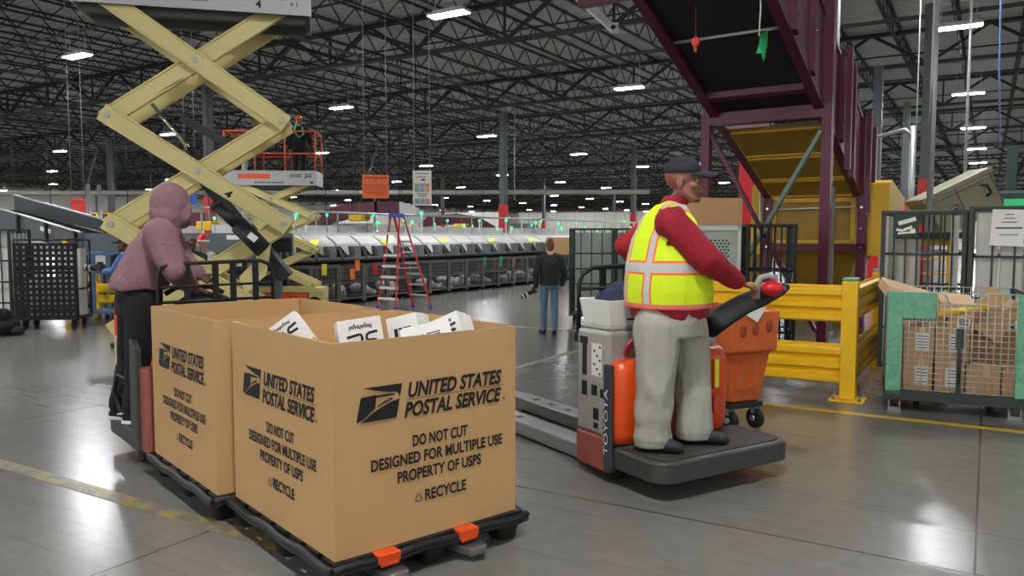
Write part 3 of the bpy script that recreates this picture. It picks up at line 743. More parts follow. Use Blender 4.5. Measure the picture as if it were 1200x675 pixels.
def person(label, loc, rz, J, s=1.0, vox=.011, skin='skin', top=None, legs=None, shoes='shoe', hat=None, hair=None, faces=False,
           hd=((0, 1, 0), (0, 0, 1)), hands=((.5, None), (.5, None)), bulk=1.0, lbulk=1.0, wr=.006, hs=None, group=None):
    hs = hs or s
    o = thing('person', label, 'person', loc, rz, group)
    D = dict(head=(0, .02, 1.615), neck=(0, -.01, 1.46), chest=(0, -.01, 1.28), belly=(0, 0, 1.08), pelvis=(0, 0, .95),
             shL=(-.19, -.01, 1.40), elL=(-.235, -.03, 1.12), wrL=(-.235, .06, .88), shR=(.19, -.01, 1.40), elR=(.235, -.03, 1.12), wrR=(.235, .06, .88),
             hipL=(-.09, 0, .92), knL=(-.10, .03, .50), anL=(-.11, -.01, .09), toL=(-.13, .17, .035), hipR=(.09, 0, .92), knR=(.10, .03, .50), anR=(.11, -.01, .09), toR=(.13, .17, .035))
    D = {k: V(v) * s for k, v in D.items()}; D.update({k: V(v) for k, v in J.items()})
    g = Org(); R, P = head(g, D['head'], hd[0], hd[1], hs)
    g.cap(D['neck'] - V((0, 0, .04 * s)), D['head'] + V((0, 0, -.05 * s)), .058 * s, .052 * s)
    g.chain([D['neck'], D['chest'], D['belly'], D['pelvis']], [.075 * s, .10 * s, .09 * s, .10 * s])
    for k in 'LR':
        g.cap(D['neck'].lerp(D['sh' + k], .4), D['sh' + k], .05 * s, .045 * s)
        g.chain([D['sh' + k], D['el' + k], D['wr' + k]], [.042 * s, .035 * s, .024 * s])
        g.chain([D['hip' + k], D['kn' + k], D['an' + k], D['to' + k]], [.07 * s, .05 * s, .036 * s, .025 * s])
        i = 0 if k == 'L' else 1
        d = D['wr' + k] - D['el' + k]; d.normalize(); cu, dirs = hands[i]
        if dirs is None:
            ts = V((0, 1, 0)) - d * d.y
            if ts.length < .2: ts = V((0, 0, 1)) - d * d.z
            pn = d.cross(ts) * (1 if k == 'R' else -1)
            # palm towards the body
            if pn.x * (1 if k == 'L' else -1) < 0: pn = -pn
            hand(g, D['wr' + k], d, pn, ts, cu, s)
        else: hand(g, D['wr' + k], dirs[0], dirs[1], dirs[2], cu, s)
    g.build('body', skin, o, vox * .62 if faces else vox, 5 if faces else 2)
    if faces: face_parts(o, P, R, hs)
    if top:
        t = Org(); B_ = bulk * s; z = lambda a, b_, k: D[a].lerp(D[b_], k)
        tw = math.atan2((D['shR'] - D['shL']).y, (D['shR'] - D['shL']).x)
        t.rings([(D['pelvis'] + V((0, 0, -.04 * s)), .185 * B_, .135 * B_, tw * .5), (D['belly'], .185 * B_, .14 * B_, tw * .7), (D['chest'], .19 * B_, .14 * B_, tw), (z('chest', 'neck', .45), .185 * B_, .125 * B_, tw), (z('chest', 'neck', .8), .11 * B_, .09 * B_, tw), (D['neck'] + V((0, 0, .015)), .066 * s, .068 * s, tw)])
        for k in 'LR':
            t.cap(z('neck', 'sh' + k, .35), D['sh' + k], .07 * B_, .075 * B_)
            t.chain([D['sh' + k], D['el' + k], z('el' + k, 'wr' + k, .9)], [.074 * B_, .064 * B_, .046 * s])
        t.build('jacket' if top[0] == 'jacket' else top[0], top[1], o, vox, 4, wr)
    if legs:
        t = Org(); B_ = lbulk * s
        t.rings([(D['pelvis'] + V((0, 0, .09 * s)), .165 * B_, .125 * B_, 0), (D['pelvis'], .175 * B_, .135 * B_, 0), (D['pelvis'] + V((0, 0, -.09 * s)), .17 * B_, .125 * B_, 0)])
        for k in 'LR':
            t.chain([D['hip' + k], D['kn' + k], D['an' + k] + V((0, 0, .0))], [.098 * B_, .075 * B_, .064 * B_])
        t.build('trousers', legs, o, vox, 3, wr * .8)
    for k in 'LR':
        t = Org(); an, to = D['an' + k], D['to' + k]; zf = to.z - .034 * s
        d = (to - an); d.z = 0; d.normalize(); he = an - d * .035 * s; he.z = zf + .045 * s
        t.cap(he, an + d * .02 * s + V((0, 0, -.03 * s)), .043 * s, .042 * s); t.chain([he, an.lerp(to, .6).xy.to_3d() + V((0, 0, zf + .045 * s)), V((to.x, to.y, zf + .035 * s)) + d * .03 * s], [.042 * s, .047 * s, .036 * s])
        t.build('shoe', shoes, o, min(vox, .009), 2, floor=zf)
    if hair:
        b = Org(); b.ell(P(0, -.022, .045), (.084 * s, .100 * s, .088 * s), R); b.ell(P(0, -.06, -.01), (.07 * s, .05 * s, .07 * s), R)
        if hair == 'bun':
            b.ell(P(0, -.075, .118), (.045 * s, .045 * s, .048 * s), R)
        f_ = R @ V((0, 1, 0)); u_ = R @ V((0, 0, 1))
        b.build('hair', 'hair', o, .009, 2, .004, 30, cut=[(P(0, .055, 0), f_)])
    return o, D, P, R

# ------------------------------------------------------------------ man in the yellow vest
VO = V((.98, 5.08, .256)); VZ = -math.pi / 2
VMi = (Matrix.Translation(VO) @ Matrix.Rotation(VZ, 4, 'Z')).inverted()
L = lambda px, py, Y: VMi @ at(px, py, Y)
vs = 1.09
J = dict(head=L(802, 213, 5.10), neck=L(786, 246, 5.12), chest=L(782, 290, 5.12), belly=L(784, 330, 5.12), pelvis=L(786, 372, 5.12),
         shR=L(787, 262, 4.92), elR=L(828, 304, 4.86), wrR=L(866, 331, 5.02), shL=L(776, 262, 5.34), elL=L(733, 288, 5.36), wrL=L(768, 330, 5.50),
         hipR=L(770, 382, 5.01), knR=L(768, 452, 4.98), anR=L(764, 514, 5.00), toR=L(789, 531, 4.93), hipL=L(802, 382, 5.22), knL=L(812, 450, 5.22), anL=L(812, 508, 5.20), toL=L(842, 523, 5.14))
for k in ('toR', 'toL'): J[k].z = .034 * vs + .001
for k in ('anR', 'anL'): J[k].z = .10
hf = (Matrix.Rotation(-VZ, 3, 'Z') @ V((.93, -.36, -.03)))
gd = Matrix.Rotation(-VZ, 3, 'Z')
pv, D, P, R = person('man in yellow reflective vest, red sweater and grey trousers steering the orange truck', VO, VZ, J, vs, .0095, 'skin', None, None,
                     faces=True, hs=1.19, hd=(hf, (0, -.02, 1)), hands=((.5, None), (.75, (gd @ V((.80, .10, -.25)), gd @ V((-.15, .35, -.95)), gd @ V((.1, -.9, .1))))))
# red sweater
t = Org(); tw = math.radians(26)
Z = lambda z: V((0, 0, z))
cx = lambda px, py, Y=5.12: L(px, py, Y)
t.rings([(cx(784, 371), .245, .225, tw), (cx(784, 356), .25, .235, tw), (cx(782, 310), .245, .225, tw), (cx(782, 278), .225, .17, tw), (cx(784, 256), .17, .13, tw), (cx(788, 242), .085, .082, 0), (cx(792, 235), .084, .084, 0), (cx(794, 230), .082, .080, 0)])
t.cap(D['neck'].lerp(D['shR'], .35), D['shR'], .085, .098); t.cap(D['neck'].lerp(D['shL'], .35), D['shL'], .085, .095)
t.chain([D['shR'], D['elR'], D['elR'].lerp(D['wrR'], .92)], [.106, .090, .062]); t.chain([D['shL'], D['elL'], D['elL'].lerp(D['wrL'], .9)], [.10, .072, .055])
t.build('sweater', 'maroon_knit', pv, .011, 4, .012, 8)
# vest: lime shell, reflective bands by place on the cloth
def vest_mat():
    m = bpy.data.materials.new('safety_vest'); m.use_nodes = True; nt = m.node_tree; b = nt.nodes['Principled BSDF']; b.inputs['Roughness'].default_value = .7
    tc = nt.nodes.new('ShaderNodeTexCoord')
    rot = nt.nodes.new('ShaderNodeVectorRotate'); rot.rotation_type = 'Z_AXIS'; rot.inputs['Angle'].default_value = -tw; nt.links.new(tc.outputs['Object'], rot.inputs['Vector']); rot.inputs['Center'].default_value = cx(783, 310)
    sp = nt.nodes.new('ShaderNodeSeparateXYZ'); nt.links.new(rot.outputs[0], sp.inputs[0])
    def m_(op, *a):
        n = nt.nodes.new('ShaderNodeMath'); n.operation = op
        for i, q in enumerate(a):
            if isinstance(q, (int, float)): n.inputs[i].default_value = q
            else: nt.links.new(q, n.inputs[i])
        return n.outputs[0]
    x0 = cx(783, 310).x
    ax = m_('ABSOLUTE', m_('SUBTRACT', m_('ABSOLUTE', m_('SUBTRACT', sp.outputs[0], x0)), .115))
    zb = m_('ABSOLUTE', m_('SUBTRACT', sp.outputs[2], L(783, 314, 4.9).z))
    sil = m_('MAXIMUM', m_('LESS_THAN', ax, .021), m_('LESS_THAN', zb, .030)); bor = m_('MAXIMUM', m_('LESS_THAN', ax, .033), m_('LESS_THAN', zb, .044))
    hem = m_('LESS_THAN', sp.outputs[2], L(783, 356.5, 4.9).z)
    def mix(f, A, Bc):
        n = nt.nodes.new('ShaderNodeMix'); n.data_type = 'RGBA'; nt.links.new(f, n.inputs['Factor'])
        if isinstance(A, tuple): n.inputs['A'].default_value = A
        else: nt.links.new(A, n.inputs['A'])
        n.inputs['B'].default_value = Bc; return n.outputs['Result']
    c = mix(bor, tuple(lin((214, 240, 18))) + (1,), tuple(lin((255, 110, 50))) + (1,))
    c = mix(sil, c, tuple(lin((196, 194, 190))) + (1,)); c = mix(hem, c, tuple(lin((240, 120, 110))) + (1,))
    nt.links.new(c, b.inputs['Base Color'])
    return m
t = Org()
t.rings([(cx(783, 359), .270, .265, tw), (cx(783, 340), .278, .272, tw), (cx(782, 310), .268, .252, tw), (cx(781, 280), .248, .205, tw), (cx(782, 258), .20, .150, tw), (cx(785, 245), .125, .105, tw), (cx(787, 240), .10, .09, tw)])
for k in 'RL': t.cap(D['neck'].lerp(D['sh' + k], .3), D['neck'].lerp(D['sh' + k], .72) + Z(.012), .09, .086)
vst = t.build('safety_vest', vest_mat(), pv, .0085, 4, .008, 7)
# armholes: push the shell inside the sweater around each shoulder so the sleeve comes through
for v in vst.data.vertices:
    for k, sg in (('R', 1), ('L', -1)):
        a = D['sh' + k]; d = v.co - (a + V((sg * .09, -.01, .0)))
        q = Matrix.Rotation(-tw, 3, 'Z') @ d
        r = math.sqrt((q.y / .10) ** 2 + (q.z / .14) ** 2)
        if r < 1 and q.x * sg > -.05: v.co += (V((D['neck'].x, v.co.y * .6, v.co.z - .02)) - v.co) * .16
# trousers
t = Org()
t.rings([(cx(784, 358), .235, .205, tw * .6), (cx(784, 372), .24, .21, tw * .6), (cx(786, 392), .225, .195, tw * .4)])
t.chain([D['hipR'], D['knR'], D['anR'] + Z(.06), D['anR'] + Z(-.01)], [.150, .118, .118, .128]); t.chain([D['hipL'], D['knL'], D['anL'] + Z(.06), D['anL'] + Z(-.01)], [.150, .118, .118, .122])
t.build('trousers', 'khaki', pv, .010, 3, .019, 6, floor=.035)
cap_hat(pv, P, R, 1.19, 'cap', lift=.004)
b = MB(); b.ell(P(0, .078, .092), (.020 * vs, .008 * vs, .014 * vs), R); b.build('cap_badge', 'grey_paint', pv)

# ------------------------------------------------------------------ person in the mauve hoodie
HO = at(165, 492, 5.83); HO.z = .258; HZ = math.radians(-52)
HMi = (Matrix.Translation(HO) @ Matrix.Rotation(HZ, 4, 'Z')).inverted()
L = lambda px, py, Y: HMi @ at(px, py, Y)
J = dict(head=L(203, 243, 5.86), neck=L(190, 268, 5.84), chest=L(181, 292, 5.82), belly=L(172, 318, 5.82), pelvis=L(164, 345, 5.82),
         shR=L(187, 272, 5.62), elR=L(204, 315, 5.58), wrR=L(226, 337, 5.86), shL=L(196, 274, 6.02), elL=L(214, 308, 6.05), wrL=L(234, 322, 6.02),
         hipR=L(166, 355, 5.72), knR=L(162, 425, 5.70), anR=L(155, 482, 5.72), toR=L(176, 496, 5.70), hipL=L(158, 355, 5.92), knL=L(152, 425, 5.92), anL=L(139, 478, 5.86), toL=L(158, 494, 5.84))
for k in ('toR', 'toL'): J[k].z = .035
for k in ('anR', 'anL'): J[k].z = .10
gd = Matrix.Rotation(-HZ, 3, 'Z')
ph, D, P, R = person('person in mauve hooded sweatshirt, hood up, leaning on the pallet truck handle', HO, HZ, J, 1.0, .010, 'skin_dark', None, None,
                     hd=(gd @ V((.80, .55, -.12)), (0, .05, 1)), hands=((.8, None), (.8, (gd @ V((.75, .25, -.25)), gd @ V((0, .1, -1)), gd @ V((-.3, .9, .1))))), shoes='black_cloth')
t = Org()
t.rings([(L(163, 338, 5.82), .225, .19, 0), (L(165, 326, 5.82), .23, .195, 0), (L(172, 310, 5.82), .215, .18, 0), (L(182, 285, 5.82), .205, .16, 0), (L(188, 272, 5.82), .16, .13, 0), (L(194, 262, 5.84), .09, .09, 0)])
t.cap(D['neck'], D['shR'], .09, .092); t.cap(D['neck'], D['shL'], .09, .09)
t.chain([D['shR'], D['elR'], D['elR'].lerp(D['wrR'], .85)], [.108, .092, .058]); t.chain([D['shL'], D['elL'], D['elL'].lerp(D['wrL'], .85)], [.10, .088, .058])
t.build('sweatshirt', 'mauve', ph, .011, 4, .020, 7)
t = Org(); t.ell(P(0, -.022, .025), (.122, .142, .152), R); t.ell(P(0, -.035, -.06), (.125, .125, .10), R); t.cap(D['neck'] + Z(-.01), P(0, -.02, -.1), .115, .11)
t.ell(P(0, .07, -.03), (.098, .075, .125), R)
hood = t.build('hood', 'mauve', ph, .010, 4, .012, 9)
c0 = P(0, .145, -.01); f_ = R @ V((0, 1, 0))
for v in hood.data.vertices:
    q = R.transposed() @ (v.co - c0)
    if q.y > -.05 and (q.x / .068) ** 2 + (q.z / .098) ** 2 < 1: v.co -= f_ * (.075 * (1 - ((q.x / .068) ** 2 + (q.z / .098) ** 2)) ** .5)
t = Org(); t.rings([(L(164, 335, 5.82), .18, .15, 0), (L(163, 350, 5.82), .19, .16, 0), (L(162, 368, 5.82), .18, .15, 0)])
t.chain([D['hipR'], D['knR'], D['anR'] + Z(.02)], [.118, .088, .066]); t.chain([D['hipL'], D['knL'], D['anL'] + Z(.02)], [.118, .088, .066])
t.build('trousers', 'black_cloth', ph, .011, 3, .008, 9)
for k in 'LR':
    an, to = D['an' + k], D['to' + k]; d = (to - an); d.z = 0; d.normalize(); sd = V((d.y, -d.x, 0))
    he = an - d * .07; b = MB(); pr = []
    for s_, wd in ((0, .034), (.05, .042), (.15, .036), (.22, .046), (.275, .040), (.30, .02)): pr.append((he + d * s_, wd))
    out = [p + sd * wd for p, wd in pr] + [p - sd * wd for p, wd in reversed(pr)]
    b.prism([V((p.x, p.y, .001)) for p in out], (0, 0, .028)); b.build('shoe_sole', 'white', ph, bevel=.006)
    for sg in (-1, 1):
        b = MB(); q = [he + d * a + sd * (sg * w_) + Z(z_ - he.z) for a, w_, z_ in ((.09, .047, .045), (.13, .0475, .048), (.20, .049, .07), (.12, .047, .062), (.095, .046, .055))]
        b.prism(q, sd * sg * .006); b.build('shoe_stripe', 'white', ph)

# ------------------------------------------------------------------ walking woman with a long-lens camera
WO = gnd(644, 392); ws = .90
pw, D, P, R = person('woman in dark jacket and blue jeans walking away with hair in a bun', WO, math.radians(8),
    dict(wrL=V((-.255, .02, .86)) * ws, elL=V((-.27, -.05, 1.13)) * ws, elR=V((.27, -.03, 1.13)) * ws, wrR=V((.25, .06, .90)) * ws, anL=V((-.10, .06, .09)) * ws, toL=V((-.12, .23, .035)) * ws, anR=V((.08, -.05, .09)) * ws, toR=V((.10, .12, .035)) * ws, knL=V((-.10, .08, .5)) * ws),
    ws, .010, 'skin_pale', ('jacket', 'jacket'), 'denim', 'black_cloth', hair='bun', bulk=.97, lbulk=.86)
def camera_prop(label, c, d, s=1.0, lens=.16):
    o = thing('photo_camera', label, 'camera', c, 0); d = V(d).normalized(); x = d.cross(V((0, 0, 1))).normalized(); u = x.cross(d)
    R = Matrix((x, d, u)).transposed()
    b = MB(); b.box((0, 0, 0), (.14 * s, .07 * s, .10 * s), R); b.box(u * .06 * s, (.06 * s, .06 * s, .035 * s), R); b.box(x * .06 * s + d * .025 * s, (.03 * s, .05 * s, .1 * s), R); b.build('camera_body', 'camera_body', o, bevel=.008)
    b = MB(); b.tube(d * .03 * s, d * (.03 + lens * .5) * s, .036 * s, n=16); b.tube(d * (.03 + lens * .5) * s, d * (.03 + lens) * s, .045 * s, n=16); b.build('lens', 'camera_body', o)
    b = MB(); b.tube(d * (.03 + lens * .45) * s, d * (.03 + lens * .6) * s, .0465 * s, n=16); b.tube(d * (.03 + lens * .8) * s, d * (.03 + lens * .9) * s, .0465 * s, n=16); b.build('lens_ring', 'white' if lens > .2 else 'grey_paint', o)
    return o
camera_prop('black camera with white banded long lens hanging from the walking woman', Matrix.Translation(WO) @ Matrix.Rotation(math.radians(8), 4, 'Z') @ V((-.245, .06, .73)), (-.75, -.1, -.4), .85, .26)
# ------------------------------------------------------------------ background people
def hold(cz=1.47, fw=.24, s=1.0): return dict(elL=V((-.25, .10, 1.20)) * s, wrL=V((-.09, fw, cz - .03)) * s, elR=V((.25, .10, 1.20)) * s, wrR=V((.09, fw, cz - .03)) * s)
s_ = .93
p0 = at(147, 300, 11.6); p0.z = 0
o, D, P, R = person('man in black cap and blue shirt carrying a camera behind the hooded person', p0, math.radians(98), hold(1.22, .30, s_), s_, .012, 'skin_dark', ('shirt', pm('shirt_blue', (66, 96, 160), .8)), 'black_cloth', faces=True, hd=((.15, 1, 0), (0, 0, 1)))
cap_hat(o, P, R, s_, 'black_cloth')
b = MB(); b.box(V((0, .0, 1.18)), (.34, .30, .40)); b.build('black_harness', 'black_cloth', o, bevel=.05)
camera_prop('black video camera held by the man in black cap', p0 + V((-.36, -.03, 1.16)), (-.9, -.1, 0), 1.2)
p0 = at(238, 300, 12.6); p0.z = 0
o, D, P, R = person('man in red santa hat standing beside the brown hatted photographer', p0, math.radians(160), hold(1.30, .3, s_), s_, .012, 'skin_pale', ('shirt', 'grey_paint'), 'black_cloth', faces=True)
b = MB(); b.loft([[P(math.cos(a) * r, -.012 + math.sin(a) * r * 1.15 + y, z) for a in [2 * math.pi * i / 14 for i in range(14)]] for z, r, y in ((.05, .088, 0), (.10, .08, 0), (.15, .06, -.02), (.185, .035, -.05), (.19, .015, -.08))]); b.build('santa_hat', 'red', o)
b = MB(); b.path([P(math.cos(a) * .09, -.012 + math.sin(a) * .105, .05) for a in [2 * math.pi * i / 16 for i in range(17)]], .02, 8); b.build('hat_trim', 'white', o)
p0 = at(225, 300, 12.2); p0.z = 0
o, D, P, R = person('photographer in brown hat aiming a camera from behind the scissor lift', p0, math.radians(172), hold(1.585, .22, s_), s_, .012, 'skin_dark', ('shirt', 'jacket'), 'black_cloth')
cap_hat(o, P, R, s_, pm('hat_brown', (104, 84, 66), .8), name='brown_hat')
camera_prop('black camera raised to the face of the brown hatted photographer', p0 + V((.02, -.24, 1.47)), (.1, -1, 0), 1.1, .1)
# ================================================================== scissor lifts
def lift(label, loc, rz, h, W, zs, L0, L1, aw=.19, hb=None, base_z=.55):
    hb = hb or h + .22
    o = thing('scissor_lift', label, 'scissor lift', loc, rz)
    y0 = W / 2; n = len(zs) - 1
    def arm(p, q, nm='scissor_arm'):
        p, q = V(p), V(q); d = (q - p).normalized(); u_ = V((-d.z, 0, d.x)); u_ = u_ if u_.z > 0 else -u_; sg = math.copysign(1, p.y); b = MB(); b.bar(p - d * .07, q + d * .07, .055, aw)
        for e_ in (-1, 1): o_ = u_ * (e_ * (aw / 2 - .012)) + V((0, sg * .02, 0)); b.bar(p + o_ + d * .02, q + o_ - d * .02, .04, .024)
        return b.build(nm, 'cream', o, bevel=.008)
    for i in range(n):
        a, c = zs[i], zs[i + 1]
        for sy in (-1, 1):
            p = arm((-h, sy * y0, c), (h, sy * y0, a))
            b = MB()
            for x, z in ((-h, c), (h, a), (0, (a + c) / 2)): b = MB(); b.tube((x, sy * (y0 + .025), z), (x, sy * (y0 + .045), z), .033, n=12); b.build('pivot_pin', 'steel', p)
            arm((-h, sy * (y0 - .085), a), (h, sy * (y0 - .085), c))
        for x, z_ in ((-h, c), (h, c), (0, (a + c) / 2)): b = MB(); b.tube((x, -y0, z_), (x, y0, z_), .033); b.build('cross_tube', 'cream', o)
    # platform
    z = zs[-1] - .095; D = W / 2 + .05
    b = MB(); b.bx(L0, L1, -D, D, z + .04, z + .09); b.bx(L0 + .05, L1 - .05, -D + .12, -D + .2, z - .06, z + .04); b.bx(L0 + .05, L1 - .05, D - .2, D - .12, z - .06, z + .04); b.build('deck', 'deck_under', o)
    b = MB(); b.bx(L0, L1, -D - .02, -D, z, z + .30); b.bx(L0, L1, D, D + .02, z, z + .30); b.bx(L0 - .02, L0, -D - .02, D + .02, z, z + .30); b.bx(L1, L1 + .02, -D - .02, D + .02, z, z + .30)
    b.bx(L0, L1, -D - .03, -D, z, z + .025); b.bx(L0, L1, -D - .03, -D, z + .28, z + .305); b.build('side_panel', 'deck_grey', o)
    if 1:
        b = MB(); zt = z + 1.12
        for yy in (-D, D):
            for zz in (zt, z + .66): b.tube((L0, yy, zz), (L1, yy, zz), .018)
            for k in range(4): x = L0 + (L1 - L0) * k / 3; b.tube((x, yy, z + .1), (x, yy, zt), .018)
        for x in (L0, L1):
            for zz in (zt, z + .66): b.tube((x, -D, zz), (x, D, zz), .018)
        b.build('guard_rail', 'rail_orange', o)
    # chassis
    b = MB(); b.bx(-hb, hb, -D + .02, D - .02, base_z - .12, base_z - .02); b.bx(-hb, -hb + .3, -D + .04, D - .04, .2, base_z - .1); b.bx(hb - .3, hb, -D + .04, D - .04, .2, base_z - .1); b.build('chassis', 'cream', o, bevel=.01)
    b = MB(); b.bx(-h + .1, h - .1, -D, -D + .2, .17, base_z - .13); b.bx(-h + .1, h - .1, D - .2, D, .17, base_z - .13); b.build('battery_door', 'orange', o, bevel=.01)
    for sx in (-1, 1):
        for sy in (-1, 1):
            b = MB(); b.tube((sx * (hb - .19), sy * (D - .1), .17), (sx * (hb - .19), sy * (D + .01), .17), .17, n=22); w_ = b.build('wheel', 'rubber', o)
            b = MB(); b.tube((sx * (hb - .19), sy * (D + .01), .17), (sx * (hb - .19), sy * (D + .02), .17), .11, n=18); b.build('wheel_hub', 'orange', w_)
    return o, D, z
LZ = math.atan2(.56, 2.28)
l1, D1, z1 = lift('tall near scissor lift with thick cream arms and its platform cut off above', V((-3.615, 9.25, 0)), LZ, .91, .76, (.60, 1.77, 2.95, 4.22), -1.20, 1.24, .20, hb=.92)
M1 = frame(l1); I1 = M1.inverted()
L = lambda px, py, Y: I1 @ at(px, py, Y)
text('lettering', '4', 'ink', l1, (.66, -D1 - .0215, z1 + .06), (1, 0, 0), (0, 0, 1), cap=.085, bold=.03)
text('lettering', 'JLG', 'ink', l1, (.93, -D1 - .0215, z1 + .185), (1, 0, 0), (0, 0, 1), cap=.08, width=.2, bold=.04, shear=.2)
text('lettering', '2030ES', 'ink', l1, (.55, -D1 - .0215, z1 + .195), (1, 0, 0), (0, 0, 1), cap=.07, width=.30, bold=.03)
b = MB(); b.bx(-.25, .16, -D1 - .022, -D1 - .02, z1 + .19, z1 + .27); b.build('warning_stripe', 'sign_red', l1)
b = MB()
for x in (-1.02, 1.08): b.tube((x - .03, -D1 - .022, z1 + .12), (x - .03, -D1 - .02, z1 + .12), .018, n=10); b.bx(x + .02, x + .035, -D1 - .022, -D1 - .02, z1 + .095, z1 + .145)
for k in range(11): b.bx(-.22 + k * .035, -.2 + k * .035, -D1 - .0215, -D1 - .02, z1 + .09, z1 + .12)
b.build('stencil_mark', 'deck_under', l1)
dn = (V((.91, 0, 1.77)) - V((-.91, 0, 2.95))).normalized(); up_ = dn.cross(V((0, 1, 0))); up_ = up_ if up_.z > 0 else -up_
text('lettering', '4', 'ink', l1, V((.30, -.38 - .0285, 2.36)) - up_ * .25 + dn * .12, dn, up_, cap=.10, bold=.03)
b = MB(); b.tube(L(178, 122, 9.2), L(222, 175, 9.2), .022); o = b.build('lift_cylinder_rod', 'chrome', l1)
b = MB(); b.tube(L(222, 175, 9.2), L(262, 226, 9.2), .045, n=14); b.build('lift_cylinder', 'black_plastic', l1)
b = MB(); b.bar(L(212, 138, 9.05), L(270, 170, 9.05), .05, .09); b.bar(L(238, 205, 9.3), L(335, 325, 9.2), .14, .16); b.build('power_track', 'black_plastic', l1)
b = MB(); b.tube(L(254, 240, 8.75), L(280, 264, 8.72), .072, n=18); b.tube(L(280, 264, 8.72), L(308, 292, 8.70), .10, n=18); b.tube(L(252, 238, 8.75), L(256, 242, 8.75), .078, n=18)
cy = b.build('hydraulic_cylinder', 'black_plastic', l1)
b = MB(); b.box(L(296, 278, 8.60), (.10, .01, .07), Matrix.Rotation(.7, 3, 'Y')); b.build('cylinder_label', 'paper', cy)
b = MB(); b.prism([L(x, y, 8.95) for x, y in ((318, 285), (312, 322), (288, 345), (280, 325))], V((0, .04, 0))); b.build('gusset', 'cream', l1)
b = MB(); b.prism([L(160, 103, 8.83), L(176, 97, 8.83), L(212, 92, 8.85), L(170, 118, 8.83)], V((0, .05, 0))); b.build('lock_bracket', 'cream', l1)
for y in (-.34, .3): b = MB(); b.bar(V((-.88, y, .50)), V((-.88, y, .86)), .09, .07); b.build('entry_post', 'orange', l1, bevel=.01)
X2 = (268 + 372) / 2
c2 = at(X2, 275, 16.5)
l2, D2, z2 = lift('farther scissor lift with two workers standing in its orange railed basket', V((c2.x - .05, 16.85, 0)), math.radians(4), .82, .66, (.58, 1.33, 2.04, 2.77), -.93, .93, .14)
text('lettering', '2030ES', 'ink', l2, (.40, -D2 - .0215, z2 + .17), (1, 0, 0), (0, 0, 1), cap=.065, width=.24, bold=.02)
text('lettering', 'JLG', 'ink', l2, (.70, -D2 - .0215, z2 + .17), (1, 0, 0), (0, 0, 1), cap=.08, width=.15, bold=.04, shear=.2)
text('lettering', 'JLG', 'ink', l2, (.30, -D2 - .0008, .25), (1, 0, 0), (0, 0, 1), cap=.10, width=.22, bold=.04, shear=.2)
b = MB(); b.bx(-.66, .0, -D2 - .022, -D2 - .02, z2 + .14, z2 + .24); b.build('warning_stripe', 'orange', l2)
b = MB(); b.box((-.8, -D2 - .021, z2 + .06), (.08, .003, .03)); b.box((.85, -D2 - .021, z2 + .06), (.06, .003, .04))
for k in range(12): b.box((-.3 + k * .05, -D2 - .021, z2 + .06), (.03, .003, .03))
b.build('stencil_mark', 'ink', l2)
F2 = frame(l2)
s_ = .80
wl = F2 @ V((.52, .02, z2 + .09))
o, D, P, R = person('worker in orange hard hat and black clothes standing in the lift basket', wl, math.radians(20), dict(elR=V((.30, .05, 1.12)) * s_, wrR=V((.28, .28, 1.05)) * s_), s_, .012, 'skin', ('shirt', 'black_cloth'), 'black_cloth')
b = MB(); b.ell(P(0, -.012, .05), (.10 * s_, .125 * s_, .105 * s_), R, 20, 12, cut=0); b.ell(P(0, .03, .052), (.115 * s_, .14 * s_, .008), R); b.build('hard_hat', 'orange', o)
b = MB(); b.path([V((-.05, -.17, 1.28)), V((-.12, -.24, 1.05)), V((-.02, -.26, .92)), V((.08, -.22, 1.0)), V((.06, -.17, 1.15))], .018, 8); b.build('safety_lanyard', 'tag_green', o)
wl = F2 @ V((-.62, -.05, z2 + .09))
o, D, P, R = person('worker in dark blue jacket bending over inside the orange lift basket', wl, math.radians(-70), dict(head=V((.02, .34, 1.50)) * s_, neck=V((0, .22, 1.40)) * s_, chest=V((0, .12, 1.24)) * s_, shL=V((-.19, .18, 1.36)) * s_, shR=V((.19, .18, 1.36)) * s_, elR=V((.24, .38, 1.18)) * s_, wrR=V((.2, .55, 1.2)) * s_, elL=V((-.24, .38, 1.18)) * s_, wrL=V((-.2, .55, 1.2)) * s_), s_, .012, 'skin_dark', ('jacket', 'navy'), 'khaki', hair=True, bulk=1.15)

# ================================================================== red stepladder
o = thing('stepladder', 'red fibreglass stepladder standing open in front of the sorting machines', 'ladder', gnd(474, 361))
la = o.location; rel = lambda p: p - la
f0, f1, r0, r1 = gnd(443, 361), gnd(464, 363), gnd(484, 359.5), gnd(505, 361)
zt = 2.05; tf0, tf1, tr0, tr1 = [at(x, 254, y) for x, y in ((457.5, 17.55), (468, 17.42), (462, 17.75), (473, 17.6))]
for p, q in ((f0, tf0), (f1, tf1), (r0, tr0), (r1, tr1)):
    b = MB(); b.bar(rel(p) + V((0, 0, .05)), rel(q), .075, .035); b.build('side_rail', 'ladder_red', o)
    b = MB(); b.box(rel(p) + V((0, 0, .03)), (.09, .07, .06)); b.build('rubber_foot', pm('ladder_blue', (52, 58, 150), .5), o)
for k in range(7):
    s_ = .11 + k * .118
    b = MB(); b.bar(rel(f0.lerp(tf0, s_)), rel(f1.lerp(tf1, s_)), .10, .05); b.build('step', 'paper', o)
    if k < 6: b = MB(); b.bar(rel(r0.lerp(tr0, s_ + .03)), rel(r1.lerp(tr1, s_ + .03)), .03, .045); b.build('rear_brace', 'alu', o)
for k in (2, 4):
    s_ = .11 + k * .118; b = MB(); b.bar(rel(f1.lerp(tf1, s_ + .1)), rel(r1.lerp(tr1, s_ + .1)), .02, .03); b.build('spreader', 'alu', o)
c = (tf0 + tf1 + tr0 + tr1) / 4
b = MB(); b.box(rel(c) + V((0, 0, .03)), (.34, .22, .08)); b.build('top_cap', 'blue', o, bevel=.01)

